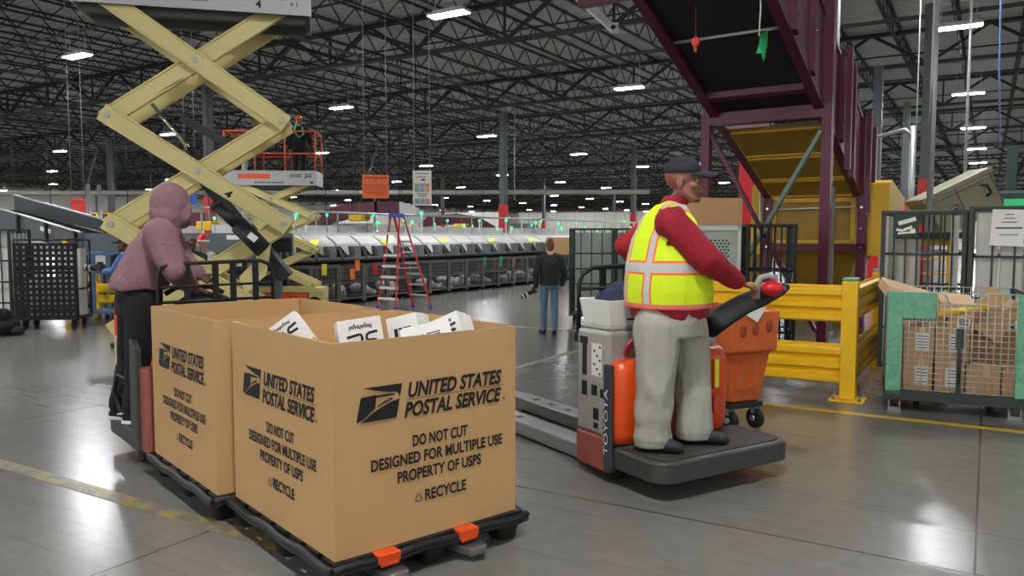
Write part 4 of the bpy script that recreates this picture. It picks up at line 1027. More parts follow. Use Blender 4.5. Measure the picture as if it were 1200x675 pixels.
# ================================================================== purple inclined conveyor
AC = math.radians(34.4); CO = V((4.2, 10.8, 0)); W = 1.45; SL = .398
cv = thing('inclined_conveyor', 'long purple inclined belt conveyor climbing overhead, ochre pans under its lower end', 'conveyor', CO, -AC)
zu = lambda y: 3.35 - SL * y
YT, YB = -7.5, 2.60
def slab(x0, x1, ya, yb, dz0, dz1): return [V((x, y, zu(y) + d)) for x, y, d in ((x0, ya, dz0), (x0, yb, dz0), (x0, yb, dz1), (x0, ya, dz1))], (x1 - x0, 0, 0)
def add(b, x0, x1, ya, yb, d0, d1): q, e = slab(x0, x1, ya, yb, d0, d1); b.prism(q, e)
b = MB(); add(b, -W + .02, -.02, YT, .35, .06, .10); b.build('belt_underside', 'belt', cv)
for x in (-.03, -W - .03):
    b = MB(); add(b, x, x + .06, YT, YB, 0.02, 1.22); add(b, x - .05, x + .08, YT, YB, -.03, .04); add(b, x - .04, x + .08, YT, YB, 1.20, 1.27)
    b.build('side_wall', 'purple', cv)
for k in range(12):
    y = -6.8 + k * .85; b = MB(); add(b, .03, .10, y, y + .12, .02, 1.22)
    o = b.build('wall_rib', 'purple', cv)
    b = MB()
    for d in (.2, .5, .8, 1.1): b.tube((.10, y + .06, zu(y) + d), (.112, y + .06, zu(y) + d), .03, n=10)
    b.build('bolt', 'chrome', o)
for y in (-6.4, -4.1, -3.3, -.55):
    b = MB(); add(b, -W, 0, y, y + .09, -.02, .07); b.build('cross_member', 'purple', cv)
for y in (-1.75, .05):
    b = MB(); b.tube((-W + .03, y, zu(y) + .03), (-.03, y, zu(y) + .03), .02); b.build('roller_shaft', 'alu', cv)
b = MB(); b.bar((-W - .75, -2.75, zu(-2.75) + .06), (.15, -2.75, zu(-2.75) + .06), .14, .20); b.build('cross_beam', 'purple', cv)
b = MB(); b.bar((-W - .22, 0, zu(0) - .02), (.08, 0, zu(0) - .02), .14, .17); b.build('cross_beam', 'purple', cv)
b = MB(); b.bar((-W - .16, 0, 0), (-W - .16, 0, zu(0)), .13, .13); b.build('support_leg', 'purple', cv)
b = MB(); b.bar((.09, 0, 0), (.09, 0, zu(0) + 1.75), .15, .13); b.build('support_leg', 'purple', cv)
for x, y, z0, z1 in ((.16, .95, 2.6, 4.35), (.16, 1.25, 2.5, 4.1), (.2, 2.3, 2.0, 3.6), (.2, 2.75, 1.9, 3.4)):
    b = MB(); b.bar((x, y, z0), (x, y, z1), .09, .08); b.build('stiffener_post', 'purple', cv)
b = MB(); b.bar((-W - .12, .02, 3.15), (-.02, .10, .30), .09, .05); b.build('diagonal_brace', 'purple', cv)
b = MB(); b.bar((.03, -.08, 3.05), (-W - .05, -.06, .35), .10, .05); b.build('diagonal_brace', pm('brace_green_lit', (104, 120, 108), .4, .3, var=.25), cv)  # green light falling on this brace is put into its colour
for ya, yb in ((.42, 1.18), (1.24, 1.98), (2.02, 2.62)):
    b = MB(); add(b, -W + .03, -.03, ya, yb, -.005, .05); q = b.build('drip_pan', 'ochre', cv)
    b = MB(); add(b, -W + .03, -.03, ya, ya + .035, -.025, -.004); add(b, -W + .03, -.03, yb - .035, yb, -.025, -.004); add(b, -W + .03, -W + .06, ya, yb, -.025, -.004); add(b, -.06, -.03, ya, yb, -.025, -.004); b.build('pan_flange', 'pan_yellow', q)
# hopper at the foot of the belt
hp = thing('yellow_hopper', 'yellow sheet metal hopper in a purple frame at the foot of the inclined conveyor', 'hopper', V((CO.x + math.sin(AC) * 2.72, CO.y + math.cos(AC) * 2.72, 0)), -AC)
b = MB(); b.bx(-W + .04, -.04, .0, .03, 1.52, 2.26); b.build('front_panel', 'ochre', hp)
b = MB()
for x0, x1, z0_, z1_ in ((-W + .04, -.04, 2.20, 2.27), (-W + .04, -.04, 1.50, 1.56), (-W + .04, -W + .12, 1.5, 2.27), (-.12, -.04, 1.5, 2.27)): b.bx(x0, x1, -.03, 0, z0_, z1_)
b.build('panel_border', 'pan_yellow', hp, bevel=.006)
b = MB(); b.tube((-W + .05, -.04, 2.08), (-.05, -.04, 2.11), .012); b.build('tie_rod', 'alu', hp)
for x in (-W - .33, .14):
    b = MB(); b.prism([(x, -.02, 1.3), (x, 1.6, 1.3), (x, 1.6, 2.3), (x, .2, 2.55), (x, -.02, 2.5)], (.22 if x < 0 else .32, 0, 0)); b.build('side_sheet', 'pan_yellow', hp, bevel=.015)
b = MB()
for x in (-W - .02, .06): b.bx(x - .07, x + .07, -.10, .04, 0, 2.45)
b.bx(-W - .1, .14, -.10, .04, 1.38, 1.50); b.build('frame', 'purple', hp)
b = MB()
for x in (-W - .02, .06):
    for z in (1.44, 1.75, 2.1, 2.35): b.tube((x, -.115, z), (x, -.10, z), .022, n=10)
b.build('bolt', 'chrome', hp)
b = MB(); b.loft([[V((-W + .0, .06, 1.40)), V((.02, .06, 1.40)), V((.02, 1.5, 1.40)), V((-W, 1.5, 1.40))], [V((-W + .35, .5, .82)), V((-.25, .5, .82)), V((-.25, 1.3, .82)), V((-W + .35, 1.3, .82))]], smooth=False); b.build('hopper_cone', 'ochre', hp)
b = MB(); b.path([(-W - .12, -.16, 2.75), (-W - .12, -.16, 1.65), (-W - .08, -.16, 1.58), (-W + .0, -.16, 1.56)], .025, 8); b.build('conduit', 'galv', hp)
b = MB(); b.bx(-W - .9, -W - .3, .9, .94, .2, 1.3); b.bx(-W + .1, -.2, 1.2, 1.6, .0, .8); b.build('back_panel', 'ochre', hp)
# odds and ends tied under the belt
o = tag(MB().ell((0, 0, 0), (.05, .05, .06)).tube((0, 0, -.05), (0, 0, -.12), .02, .014).tube((0, 0, .05), (.0, 0, .42), .003, n=5).build('pull_cord_ball', 'sign_red'), 'small red pull cord ball hanging under the conveyor belt', 'pull cord'); o.location = CO + Matrix.Rotation(-AC, 3, 'Z') @ V((-.9, -2.3, zu(-2.3) - .35))
CM = frame(cv)
b = MB(); r_ = random.Random(3)
for k in range(5):
    a = r_.uniform(0, 6.28); q = [V((0, 0, 0)), V((.1 * math.cos(a), .05 * math.sin(a), -.05)), V((.12 * math.cos(a + .5), .06, -.16 - .05 * k)), V((.03 * math.cos(a), .02, -.2 - .03 * k))]
    b.prism(q, (.004, .006, .003))
o = tag(b.build('rag', 'tag_green'), 'bright green rag knotted to a roller shaft under the conveyor', 'rag'); o.location = CM @ V((-.22, -1.75, zu(-1.75) + .02))
o = tag(MB().path([(0, 0, .2), (.01, 0, 0), (0, .01, -.3)], .008, 6).build('dangling_string', 'paper'), 'short white cord dangling below the conveyor edge', 'cord'); o.location = CM @ V((-.12, -2.4, zu(-2.4) - .15))
o = tag(MB().box((0, 0, 0), (.10, .06, .30)).box((0, -.035, .05), (.06, .01, .12)).build('control_box', pm('box_pink', (205, 80, 100), .5), bevel=.01), 'pink control box on the purple conveyor wall', 'control box'); o.location = CM @ V((.08, -2.75, zu(-2.75) + .15)); o.rotation_euler.z = -AC

# ================================================================== yellow guard rail
gr = thing('guard_rail', 'yellow steel guard rail with ribbed panels fencing off the purple conveyor', 'guard rail', Bw(-1.15, 8.40), -ANG)
def ribbed(p0, p1, z0, z1, nrm, nm):
    p0, p1 = V(p0), V(p1); n = V(nrm); h = z1 - z0; prof = []
    for k in range(3):
        zb = z0 + h * k / 3
        for f, d in ((.03, .0), (.18, .045), (.62, .045), (.80, .0), (.97, .0)): prof.append((zb + h / 3 * f, d))
    out = [V((0, 0, z)) + n * d for z, d in prof] + [V((0, 0, z)) + n * (d - .012) for z, d in reversed(prof)]
    b = MB(); b.prism([p0 + q for q in out], p1 - p0); return b.build(nm, 'yellow', gr, bevel=.004)
def gpost(x, y):
    b = MB(); b.bx(x - .075, x + .075, y - .075, y + .075, .01, 1.19); p = b.build('post', 'yellow', gr, bevel=.012)
    b = MB(); b.bx(x - .072, x + .072, y - .072, y + .072, 1.19, 1.225); b.build('post_cap', 'pad_green', p, bevel=.012)
    b = MB(); b.bx(x - .16, x + .16, y - .16, y + .16, 0, .014); b.build('base_plate', 'yellow', p)
    b = MB()
    for sx in (-1, 1):
        for sy in (-1, 1): b.tube((x + sx * .12, y + sy * .12, .014), (x + sx * .12, y + sy * .12, .045), .018, n=8)
    b.build('anchor_bolt', 'steel', p)
for x, y in ((0, 0), (0, 2.4), (-1.95, 0)): gpost(x, y)
for z0, z1 in ((.77, 1.15), (.15, .56)):
    ribbed((-1.90, 0, 0), (-.06, 0, 0), z0, z1, (0, -1, 0), 'rail_panel'); ribbed((0, .06, 0), (0, 2.35, 0), z0, z1, (1, 0, 0), 'rail_panel')

# ================================================================== orange bin on a wheeled dolly
BO = at(858, 400, 6.75); BO.z = 0; BZ = math.radians(24)
o = thing('orange_bin', 'orange moulded plastic bin standing behind the man in the yellow vest', 'bin', BO + V((0, 0, .24)), BZ)
q = lambda x0, x1, y0, y1, z: [V((x0, y0, z)), V((x1, y0, z)), V((x1, y1, z)), V((x0, y1, z))]
b = MB(); b.loft([q(-.17, .14, -.20, .42, 0), q(-.23, .19, -.26, .50, .42), q(-.27, .22, -.31, .53, .44), q(-.28, .235, -.32, .54, .78), q(-.24, .20, -.28, .50, .78), q(-.15, .12, -.18, .40, .05)], smooth=False); b.build('shell', 'bin_orange', o, bevel=.02)
b = MB()
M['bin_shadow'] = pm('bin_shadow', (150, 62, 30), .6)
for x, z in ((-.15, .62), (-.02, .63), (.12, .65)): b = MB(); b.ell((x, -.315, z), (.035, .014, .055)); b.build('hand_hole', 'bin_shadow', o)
b = MB()
for x in (-.12, .03): b.prism([(x - .03, -.245, .12), (x + .05, -.245, .12), (x + .03, -.268, .36), (x + .01, -.268, .36)], (0, .03, 0))
b.build('moulded_rib', 'bin_orange', o)
b = MB(); b.prism([(-.20, -.325, .79), (.08, -.325, .81), (-.02, -.335, .69)], (0, .004, 0)); b.build('paper_note', 'paper', o)
o = thing('bin_dolly', 'black wheeled dolly under the orange plastic bin', 'dolly', BO, BZ)
b = MB(); b.bx(-.20, .16, -.22, .44, .19, .238); b.build('frame', 'black_plastic', o, bevel=.008)
for x, y in ((-.15, -.17), (.12, -.17), (-.15, .39), (.12, .39)):
    b = MB(); b.tube((x - .025, y, .085), (x + .025, y, .085), .085, n=18); w_ = b.build('caster', 'rubber', o)
    b = MB(); b.bx(x - .035, x + .035, y - .02, y + .02, .13, .19); b.tube((x - .04, y, .085), (x + .04, y, .085), .025, n=10); b.build('caster_fork', 'steel', w_)

# ================================================================== wire containers and trolleys on the right
KC = gnd(1036, 480); KZ = -ANG + math.radians(7)
kc = thing('wire_container', 'green framed wire mesh container heaped with brown cartons', 'wire container', KC, KZ)
KM = frame(kc); W_, D_, Z0, Z1 = 1.17, 1.0, .16, 1.12
b = MB()
for x in (0, W_ - .13): b = MB(); b.bx(x, x + .13, -.02, .03, Z0, Z1); b.build('corner_plate', 'pad_green', kc, bevel=.006)
b = MB(); b.bx(.13, .40, -.025, .02, .88, Z1); b.build('label_plate', 'pad_green', kc, bevel=.004)
b = MB(); b.bx(0, W_, -.02, .04, Z0 - .05, Z0 + .04); b.bx(0, W_, D_ - .04, D_, Z0 - .05, Z0 + .04); b.bx(0, .05, 0, D_, Z0 - .05, Z0 + .04); b.bx(W_ - .05, W_, 0, D_, Z0 - .05, Z0 + .04); b.bx(0, W_, 0, D_, Z0 - .01, Z0 + .005)
b.build('base', 'cage_steel', kc)
b = MB(); b.bx(0, .05, D_ - .05, D_, Z0, Z1); b.bx(W_ - .05, W_, D_ - .05, D_, Z0, Z1); b.bx(0, .03, 0, D_, Z1 - .03, Z1); b.bx(W_ - .03, W_, 0, D_, Z1 - .03, Z1); b.build('frame', 'cage_steel', kc)
def mesh_panel(P0, ex, ez, nx, nz, r=.005, top=None):
    b = MB(); P0, ex, ez = V(P0), V(ex), V(ez)
    for i in range(nx + 1):
        s = i / nx; zt = 1.0 if top is None else top(s)
        b.tube(P0 + ex * s, P0 + ex * s + ez * zt, r, n=5)
    for j in range(nz + 1):
        s = j / nz
        if top is None or s < .9: b.tube(P0 + ez * s, P0 + ez * s + ex, r, n=5)
    return b
topf = lambda s: .90 if .38 < s < .62 else 1.0
b = mesh_panel((.13, 0, Z0), (W_ - .26, 0, 0), (0, 0, Z1 - Z0), 16, 18, top=topf)
b.path([(.13, 0, Z1), (.46, 0, Z1), (.49, 0, Z1 - .03), (.50, 0, Z1 - .08), (.53, 0, Z1 - .10), (.72, 0, Z1 - .10), (.75, 0, Z1 - .08), (.77, 0, Z1 - .03), (.80, 0, Z1), (W_ - .13, 0, Z1)], .008, 6); b.build('front_mesh', 'wire', kc)
b = mesh_panel((.0, D_ - .02, Z0), (W_, 0, 0), (0, 0, Z1 - Z0), 18, 16); b.build('back_mesh', 'wire', kc)
for x in (.012, W_ - .012): b = mesh_panel((x, .03, Z0), (0, D_ - .06, 0), (0, 0, Z1 - Z0), 15, 16); b.build('side_mesh', 'wire', kc)
b = MB(); b.tube((.60, -.02, .25), (.60, -.02, .78), .018); b.bx(.57, .63, -.035, -.01, .62, .80); b.bx(.58, .62, -.04, -.02, .2, .3); b.build('latch_bar', 'cage_steel', kc)
for x in (.08, W_ - .12):
    b = MB(); b.path([(x - .04, .03, Z0 - .04), (x - .04, .03, .02), (x + .05, .03, .02), (x + .05, .03, Z0 - .04)], .014, 6); b.bx(x - .05, x + .06, .01, .05, 0, .03); b.build('foot', 'steel', kc)
for x in (.28, .88):
    b = MB(); b.tube((x - .02, .2, .085), (x + .02, .2, .085), .085, n=18); b.bx(x - .035, x + .035, .17, .23, .09, .14); b.build('caster', 'rubber', kc)
def cart(label, c, d, rz=0.0, tilt=(0, 0), m='carton', lab=True, group='cartons in the wire container', name='carton'):
    o = thing(name, label, 'carton', KM @ V(c), 0, group)
    from mathutils import Euler
    o.rotation_euler = Euler((math.radians(tilt[0]), math.radians(tilt[1]), KZ + math.radians(rz)), 'XYZ')
    MB().box((0, 0, 0), d).build('box', m, o, bevel=.004)
    b = MB(); b.box((0, 0, d[2] / 2 + .0006), (d[0] * .98, .05, .001)); b.box((d[0] * .1, -d[1] / 2 - .0006, d[2] * .35), (.05, .001, d[2] * .3)); b.build('packing_tape', 'carton_pale', o)
    if lab:
        b = MB(); b.box((d[0] * .12, -d[1] / 2 - .0012, d[2] * .03), (min(.12, d[0] * .5), .001, d[2] * .55)); b.build('shipping_label', 'paper', o)
        b = MB()
        for k in range(5): b.box((d[0] * .12, -d[1] / 2 - .002, d[2] * (.22 - .09 * k)), (min(.09, d[0] * .4), .001, .008))
        b.build('label_print', 'ink', o)
    return o
zb = Z0 + .005
cart('carton at the bottom of the wire container under two others, beside its corner plate', (.275, .22, zb + .165), (.24, .36, .33))
cart('bottom carton with white label next to the container latch bar', (.53, .22, zb + .165), (.23, .36, .33))
cart('wide plain bottom carton behind the mesh right of the latch bar', (.80, .22, zb + .145), (.27, .36, .29), lab=False)
cart('bottom carton against the far corner plate of the wire container', (1.04, .22, zb + .145), (.18, .36, .29), lab=False)
cart('middle carton with large white label in the wire container', (.275, .21, zb + .33 + .15), (.25, .34, .30))
cart('middle carton touching the top of the latch bar in the wire container', (.55, .21, zb + .33 + .15), (.26, .34, .30))
cart('tall carton deep in the back of the wire container', (.34, .70, zb + .30), (.56, .42, .60), lab=False)
cart('second tall carton deep in the back of the wire container', (.88, .70, zb + .29), (.46, .42, .58), lab=False)
cart('flat pale carton tilted over the corner plate of the wire container', (.17, .30, 1.09), (.44, .40, .10), 12, (10, 17), 'carton_pale', False)
cart('pale carton with tape sitting above the latch in the wire container', (.58, .42, .93), (.30, .34, .24), 5, (12, 4), 'carton_pale', False)
cart('brown carton propped steeply on end at the top of the wire container', (.88, .28, .90), (.34, .26, .40), -8, (-14, 34), 'carton', False)
cart('small carton under the yellow envelope in the wire container', (.60, .17, .80 + .05), (.2, .24, .14), 3, (0, 6))
o = tag(MB().tube((-.2, 0, -.03), (.2, 0, .05), .035, .03, n=12).build('padded_envelope', 'yellow'), 'yellow rolled envelope sticking out over the wire container cartons', 'envelope'); o.location = KM @ V((.62, .035, .955)); o.rotation_euler.z = KZ

def trolley(label, m0, n0, wd, dp, H, name='roll_cage', steel='cage_steel', rz=-ANG, nb=5, bars=(.18, .55, 1.0, 1.45), liner=None, group=None, cat='cage trolley', back=True, fz=1.0):
    o = thing(name, label, cat, Bw(m0, n0), rz, group)
    b = MB()
    for x in (0, wd):
        for y in (0, dp): b.bx(x - .022, x + .022, y - .022, y + .022, .15, H)
    b.bx(0, wd, -.015, .015, H - .035, H); b.bx(0, wd, dp - .015, dp + .015, H - .035, H); b.bx(-.015, .015, 0, dp, H - .035, H); b.bx(wd - .015, wd + .015, 0, dp, H - .035, H); b.build('frame', steel, o, bevel=.006)
    b = MB(); b.bx(-.02, wd + .02, -.02, dp + .02, .14, .18); b.build('base', steel, o, bevel=.006)
    for y, nm in ((0, 'front_gate'), (dp, 'back_gate')):
        b = MB()
        for k in range(1, nb): x = wd * k / nb; b.tube((x, y, .18), (x, y, H - .02), .011, n=6)
        for z in bars: b.tube((0, y, z * H / 1.9), (wd, y, z * H / 1.9), .014, n=6)
        b.build(nm, steel, o)
    for x in (0, wd):
        b = MB()
        for k in range(1, 5): y = dp * k / 5; b.tube((x, y, .18), (x, y, H - .02), .008, n=6)
        for z in bars: b.tube((x, 0, z * H / 1.9), (x, dp, z * H / 1.9), .010, n=6)
        b.build('side_gate', steel, o)
    if liner:
        b = MB(); b.bx(.03, wd - .03, dp - .05, dp - .03, .2, H - .08); b.bx(wd - .05, wd - .035, .04, dp - .04, .2, H - .08); b.build('liner_panel', liner, o)
    for x in (.07, wd - .07):
        for y in (.07, dp - .07): b = MB(); b.tube((x - .02, y, .07), (x + .02, y, .07), .07, n=16); b.bx(x - .03, x + .03, y - .02, y + .02, .08, .14); b.build('caster', 'rubber', o)
    return o
t1 = trolley('tall steel roll cage with a stickered green plate behind the wire container', -1.02, 9.80, .80, .9, 1.92, nb=7, bars=(.6, 1.05, 1.42))
b = MB(); b.bx(.10, .36, -.02, -.012, 1.62, 1.88); b.build('document_plate', 'cage_green', t1, bevel=.004)
b = MB()
for k, (x, z, w_, h_, a) in enumerate(((.24, 1.80, .18, .045, .3), (.17, 1.70, .07, .03, -.2), (.25, 1.72, .09, .03, .4), (.22, 1.67, .14, .02, .1), (.3, 1.69, .05, .05, .2))): b.box((x, -.023 - .0005 * k, z), (w_, .002, h_), Matrix.Rotation(-a, 3, 'Y'))
b.build('sticker', 'paper', t1)
b = MB(); b.bx(.10, .36, .3, .32, .7, 1.6); b.bx(-.01, .05, .05, .9, .2, 1.86); b.bx(.66, .74, .2, .22, .5, 1.86); b.build('liner_panel', 'liner', t1)
t2 = trolley('tall steel roll cage lined with scuffed white panels and a paper sign', -.16, 9.72, 1.0, .9, 1.95, nb=5, bars=(.62, .95, 1.38))
b = MB()
for k in range(4): b.bx(.05 + k * .225, .25 + k * .225, .05, .09, .72, 1.88)
b.bx(.04, .96, .06, .10, .2, .7); b.build('liner_panel', 'liner', t2, bevel=.02)
b = MB(); b.box((.36, -.03, 1.72), (.36, .003, .38), Matrix.Rotation(.04, 3, 'Y')); pp = b.build('paper_sign', 'paper', t2)
b = MB(); b.box((.50, -.034, 1.72), (.035, .003, .34), Matrix.Rotation(.09, 3, 'Y')); b.build('orange_strip', 'tag_orange', t2)
b = MB()
for z, w_ in ((1.86, .08), (1.82, .10), (1.78, .14), (1.72, .24), (1.65, .17)): b.box((.34, -.0335, z), (w_, .002, .008 if z != 1.72 else .014))
b.build('sign_print', 'ink', pp)
# tilted bin on its dumper behind the cages
dp_ = thing('bin_dumper', 'yellow framed bin dumper standing behind the tall roll cages', 'bin dumper', Bw(-.75, 12.3), -ANG)
b = MB()
for x in (-.32, .32): b.bx(x - .05, x + .05, -.05, .05, 0, 1.55)
b.bx(-.36, .36, -.05, .05, 1.5, 1.6); b.bx(-.36, .36, -.5, .5, 0, .08)
for k in range(6): b.bx(-.3, .3, -.02, .02, .3 + k * .2, .33 + k * .2)
b.build('mast', 'yellow', dp_, bevel=.008)
b = MB(); b.bx(-.4, .5, -.35, .35, 1.6, 1.68); b.build('cradle', 'dark_steel', dp_)
from mathutils import Euler
ob_ = thing('tilted_bin', 'olive grey plastic bin tipped sideways above the tall roll cages', 'bin', at(1117, 233, 12.2), 0)
ob_.rotation_euler = Euler((0, math.radians(-27), math.radians(-8)), 'XYZ')
b = MB(); q = lambda s, z: [V((-.52 * s, -.36 * s, z)), V((.52 * s, -.36 * s, z)), V((.52 * s, .36 * s, z)), V((-.52 * s, .36 * s, z))]
b.loft([q(.88, -.42), q(1, .16), q(1.04, .17), q(1.04, .24), q(.96, .25)], smooth=False); b.build('shell', 'olive', ob_, bevel=.02)
b = MB(); b.path([(.30, -.37, .06), (.36, -.41, .03), (.36, -.41, -.10), (.30, -.37, -.13)], .02, 8); b.path([(-.34, -.37, -.06), (-.3, -.41, -.09), (-.16, -.41, -.09), (-.12, -.37, -.06)], .02, 8); b.build('handle', 'black_plastic', ob_)
b = MB()
for x in (-.05, .48): b.bx(x - .006, x + .006, -.372, -.352, -.3, .16)
b.bx(-.5, .5, -.372, -.352, .10, .112); b.build('moulded_seam', pm('olive_dark', (96, 94, 74), .6), ob_)
g0 = at(1184, 232, 14.0)
o = thing('green_machine', 'green motor housing on a mast beyond the white lined roll cage', 'machine', V((g0.x, g0.y, 0)), -ANG)
b = MB(); b.bx(-.4, .45, -.3, .3, 2.12, 2.42); b.build('housing', 'cage_green', o, bevel=.05)
b = MB(); b.bx(-.1, .45, -.34, -.3, 2.13, 2.27); b.build('cover', pm('bright_green', (58, 190, 120), .4), o)
b = MB(); b.bx(-.08, .08, -.08, .08, 0, 3.2); b.build('mast', 'cage_green', o)

# cages behind the woman and behind the vest man
t3 = trolley('tall dark green roll cage pair lined with cloudy plastic behind the walking woman', -7.05, 12.55, .78, .75, 1.77, steel='cage_green', nb=4, bars=(.35, .8, 1.1, 1.4), liner='liner_green', rz=-math.radians(10))
p3_ = gnd(668, 379); t3.location = p3_
t4 = trolley('second tall dark green roll cage standing beside the one behind the woman', -6, 12.5, .62, .75, 1.77, steel='cage_green', nb=3, bars=(.35, .8, 1.1, 1.4), liner='liner_green', rz=-math.radians(10)); t4.location = p3_ + V((.80, -.14, 0))
p5_ = at(842, 300, 9.6)
o = thing('perforated_cart', 'grey cart with a perforated metal side panel behind the vest man', 'cart', V((p5_.x - .55, p5_.y, 0)), -math.radians(12))
b = MB(); b.bx(0, .78, 0, .02, .15, 1.74); b.build('side_panel', pm('zinc', (150, 162, 152), .5, .2, var=.12), o)
b = MB(); b.bx(0, .78, -.03, 0, 1.70, 1.76); b.bx(.75, .79, -.03, .6, .1, 1.76); b.bx(-.02, .02, -.03, .6, .1, 1.76); b.bx(0, .78, 0, .6, .12, .17); b.build('frame', 'galv', o)
b = MB()
for r in range(14):
    for c in range(7): b.ell((.36 + c * .044 + (.022 if r % 2 else 0), -.001, 1.58 - r * .038 - (.08 if r > 6 else 0)), (.013, .002, .013), None, 8, 4)
b.build('perforation', 'ink', o)
for x in (.05, .72):
    for y in (.06, .52): b = MB(); b.tube((x - .02, y, .06), (x + .02, y, .06), .06, n=14); b.build('caster', 'rubber', o)
t5 = trolley('dark roll cage between the perforated cart and the yellow hopper', -4, 12, .55, .6, 1.78, steel='dark_steel', nb=7, bars=(.5, .9, 1.3)); t5.location = V((p5_.x + .32, p5_.y - .1, 0)); t5.rotation_euler.z = -.2
o = tag(MB().bx(-.4, .4, -.3, .3, 0, .34).build('shipping_carton', 'carton', bevel=.01), 'brown carton perched above the perforated cart panel', 'carton'); o.location = V((p5_.x - .14, p5_.y + .32, 1.76)); o.rotation_euler = (0, 0, .25)
o = tag(MB().bx(-.5, .5, -.02, .02, 0, 1.25).build('plywood_board', 'carton'), 'tan board standing behind the yellow guard rail', 'board'); o.location = Bw(-3.2, 9.2); o.rotation_euler.z = -ANG
# ================================================================== sorting machine line and the wire bins in front of it
SO = Bw(-14.35, 12.75); 
so = thing('sorting_machine', 'long parcel sorting machine with white hoods and grey chutes behind the wire bins', 'sorting machine', SO, -ANG)
PITCH_S = .88; NS = 36
def shared(b, nm, mm):
    me = b.mesh(nm); me.materials.append(M[mm]); return me
def put(me, parent, loc, rz=0.0):
    o = bpy.data.objects.new(me.name, me); COL.objects.link(o); o.location = loc; o.rotation_euler.z = rz
    if parent: o.parent = parent
    return o
# local: +y along the row, +x towards the aisle
hood = shared(MB().prism([(-.55, .03, 1.62), (.10, .03, 1.62), (.42, .03, 1.42), (.48, .03, 1.14), (.25, .03, 1.14), (-.55, .03, 1.30)], (0, .80, 0)), 'hood', 'sorter_white')
chute = shared(MB().bx(.40, .58, .42, .74, 1.10, 1.36).bx(.56, .61, .46, .70, 1.08, 1.28).bx(.3, .62, .05, .85, 1.04, 1.09), 'chute', 'sorter_grey')
div = shared(MB().prism([(.2, -.02, 1.08), (.62, -.02, 1.08), (.56, -.02, 1.2), (.47, -.02, 1.36)], (0, .10, 0)).prism([(.485, .06, 1.10), (.485, .38, 1.10), (.485, .08, 1.36)], (.012, 0, 0)), 'divider', 'sorter_dark')
disp = shared(MB().bx(.35, .46, .1, .24, 1.46, 1.52), 'display', 'led_yellow')
for k in range(NS):
    y = k * PITCH_S
    for me in (hood, chute, div): put(me, so, (0, y, 0))
    if k % 3 == 1: put(disp, so, (0, y, 0))
b = MB(); L_ = NS * PITCH_S; b.bx(-.5, .25, 0, L_, 0, .35); b.bx(-.45, .3, 0, L_, .35, 1.04); b.bx(.2, .62, 0, L_, .99, 1.04)
b.build('base', 'sorter_dark', so)
b = MB(); b.bx(-.55, -.2, 0, L_, 1.62, 1.70); b.build('top_rail', 'sorter_white', so)
# wire bins
b = MB(); w_, h_ = .82, .92
bin0 = thing('wire_bin', 'dark wire mesh bin parked under the sorting machine chutes', 'wire bin', Bw(-13.7, 12.72), -ANG, 'wire bins along the sorting machine')
b = MB()
for x in (0, .72):
    for y in (0, w_): b.bx(x - .03, x + .03, y - .03, y + .03, .06, h_)
for z in (.14, h_ - .02, .52):
    b.bx(.70, .74, 0, w_, z - .02, z + .02); b.bx(0, .72, -.02, .02, z - .02, z + .02); b.bx(0, .72, w_ - .02, w_ + .02, z - .02, z + .02); b.bx(-.02, .02, 0, w_, z - .02, z + .02)
b.build('frame', 'bin_wire', bin0)
b = MB()
for k in range(1, 12): b.tube((.72, w_ * k / 12, .12), (.72, w_ * k / 12, h_), .006, n=4)
for k in range(1, 9): b.tube((.72, 0, .12 + k * .095), (.72, w_, .12 + k * .095), .006, n=4)
b.build('front_mesh', 'bin_wire', bin0)
b = MB(); b.bx(0, .7, 0, w_, .10, .13); b.bx(-.01, .0, 0, w_, .12, h_); b.build('back_sheet', 'sorter_dark', bin0)
for x in (.08, .64):
    for y in (.08, w_ - .08): b = MB(); b.tube((x, y - .02, .05), (x, y + .02, .05), .05, n=10); b.build('caster', 'rubber', bin0)
bins = [bin0]
r_ = random.Random(5)
for k in range(1, 32): bins.append(dup(bin0, Bw(-13.7, 12.72 + k * PITCH_S), -ANG, group='wire bins along the sorting machine'))
bagm = []
for q in range(3):
    b = MB()
    for i in range(7):
        c = V((r_.uniform(.15, .6), r_.uniform(.15, .66), r_.uniform(.2, .42))); b.ell(c, (r_.uniform(.1, .17), r_.uniform(.1, .2), r_.uniform(.07, .13)), Matrix.Rotation(r_.uniform(-.6, .6), 3, 'X'), 9, 6)
    bagm.append(shared(b, 'mail_bags', 'bag'))
for k in range(1, 27):
    if k % 5 == 4: continue
    o = put(bagm[k % 3], None, Bw(-13.7, 12.72 + k * PITCH_S, -.07)); o.rotation_euler.z = -ANG
    tag(o, 'loose heap of grey and white mail bags in a wire bin', 'mail bags', 'mail bags in the wire bins', 'stuff')
tags = [(419, 311, 'tag_orange', 'small orange tag on a wire bin, upper of the pair left of the ladder'), (413, 321, 'tag_orange', 'larger orange tag hanging askew on a wire bin left of the ladder'), (439, 315, 'red', 'red card hanging on a wire bin just beside the ladder'), (380, 316, 'tag_yellow', 'yellow card on the wire bin beside the farther scissor lift'), (568, 307, 'tag_green', 'green tag hanging on a wire bin nearer the red sleeved column'), (587, 306, 'tag_green', 'green tag hanging straight below the red sleeved column'), (602, 307, 'tag_orange', 'orange tag on the wire bin nearest the walking woman')]
for px, py, mm, lb_ in tags:
    # hang each card on the front of the bins (plane m = -12.96)
    d = _ray(px, py); k = -12.955 / (d.x * CA - d.y * SA); p = V((0, 0, CAM_H)) + d * k
    hh = .16 if 'green' in mm else .13
    o = tag(MB().box((0, 0, 0), (.006, .16, hh * 2)).build('bin_tag', mm), lb_, 'tag'); o.location = p; o.rotation_euler = (r_.uniform(-.15, .15), 0, -ANG)
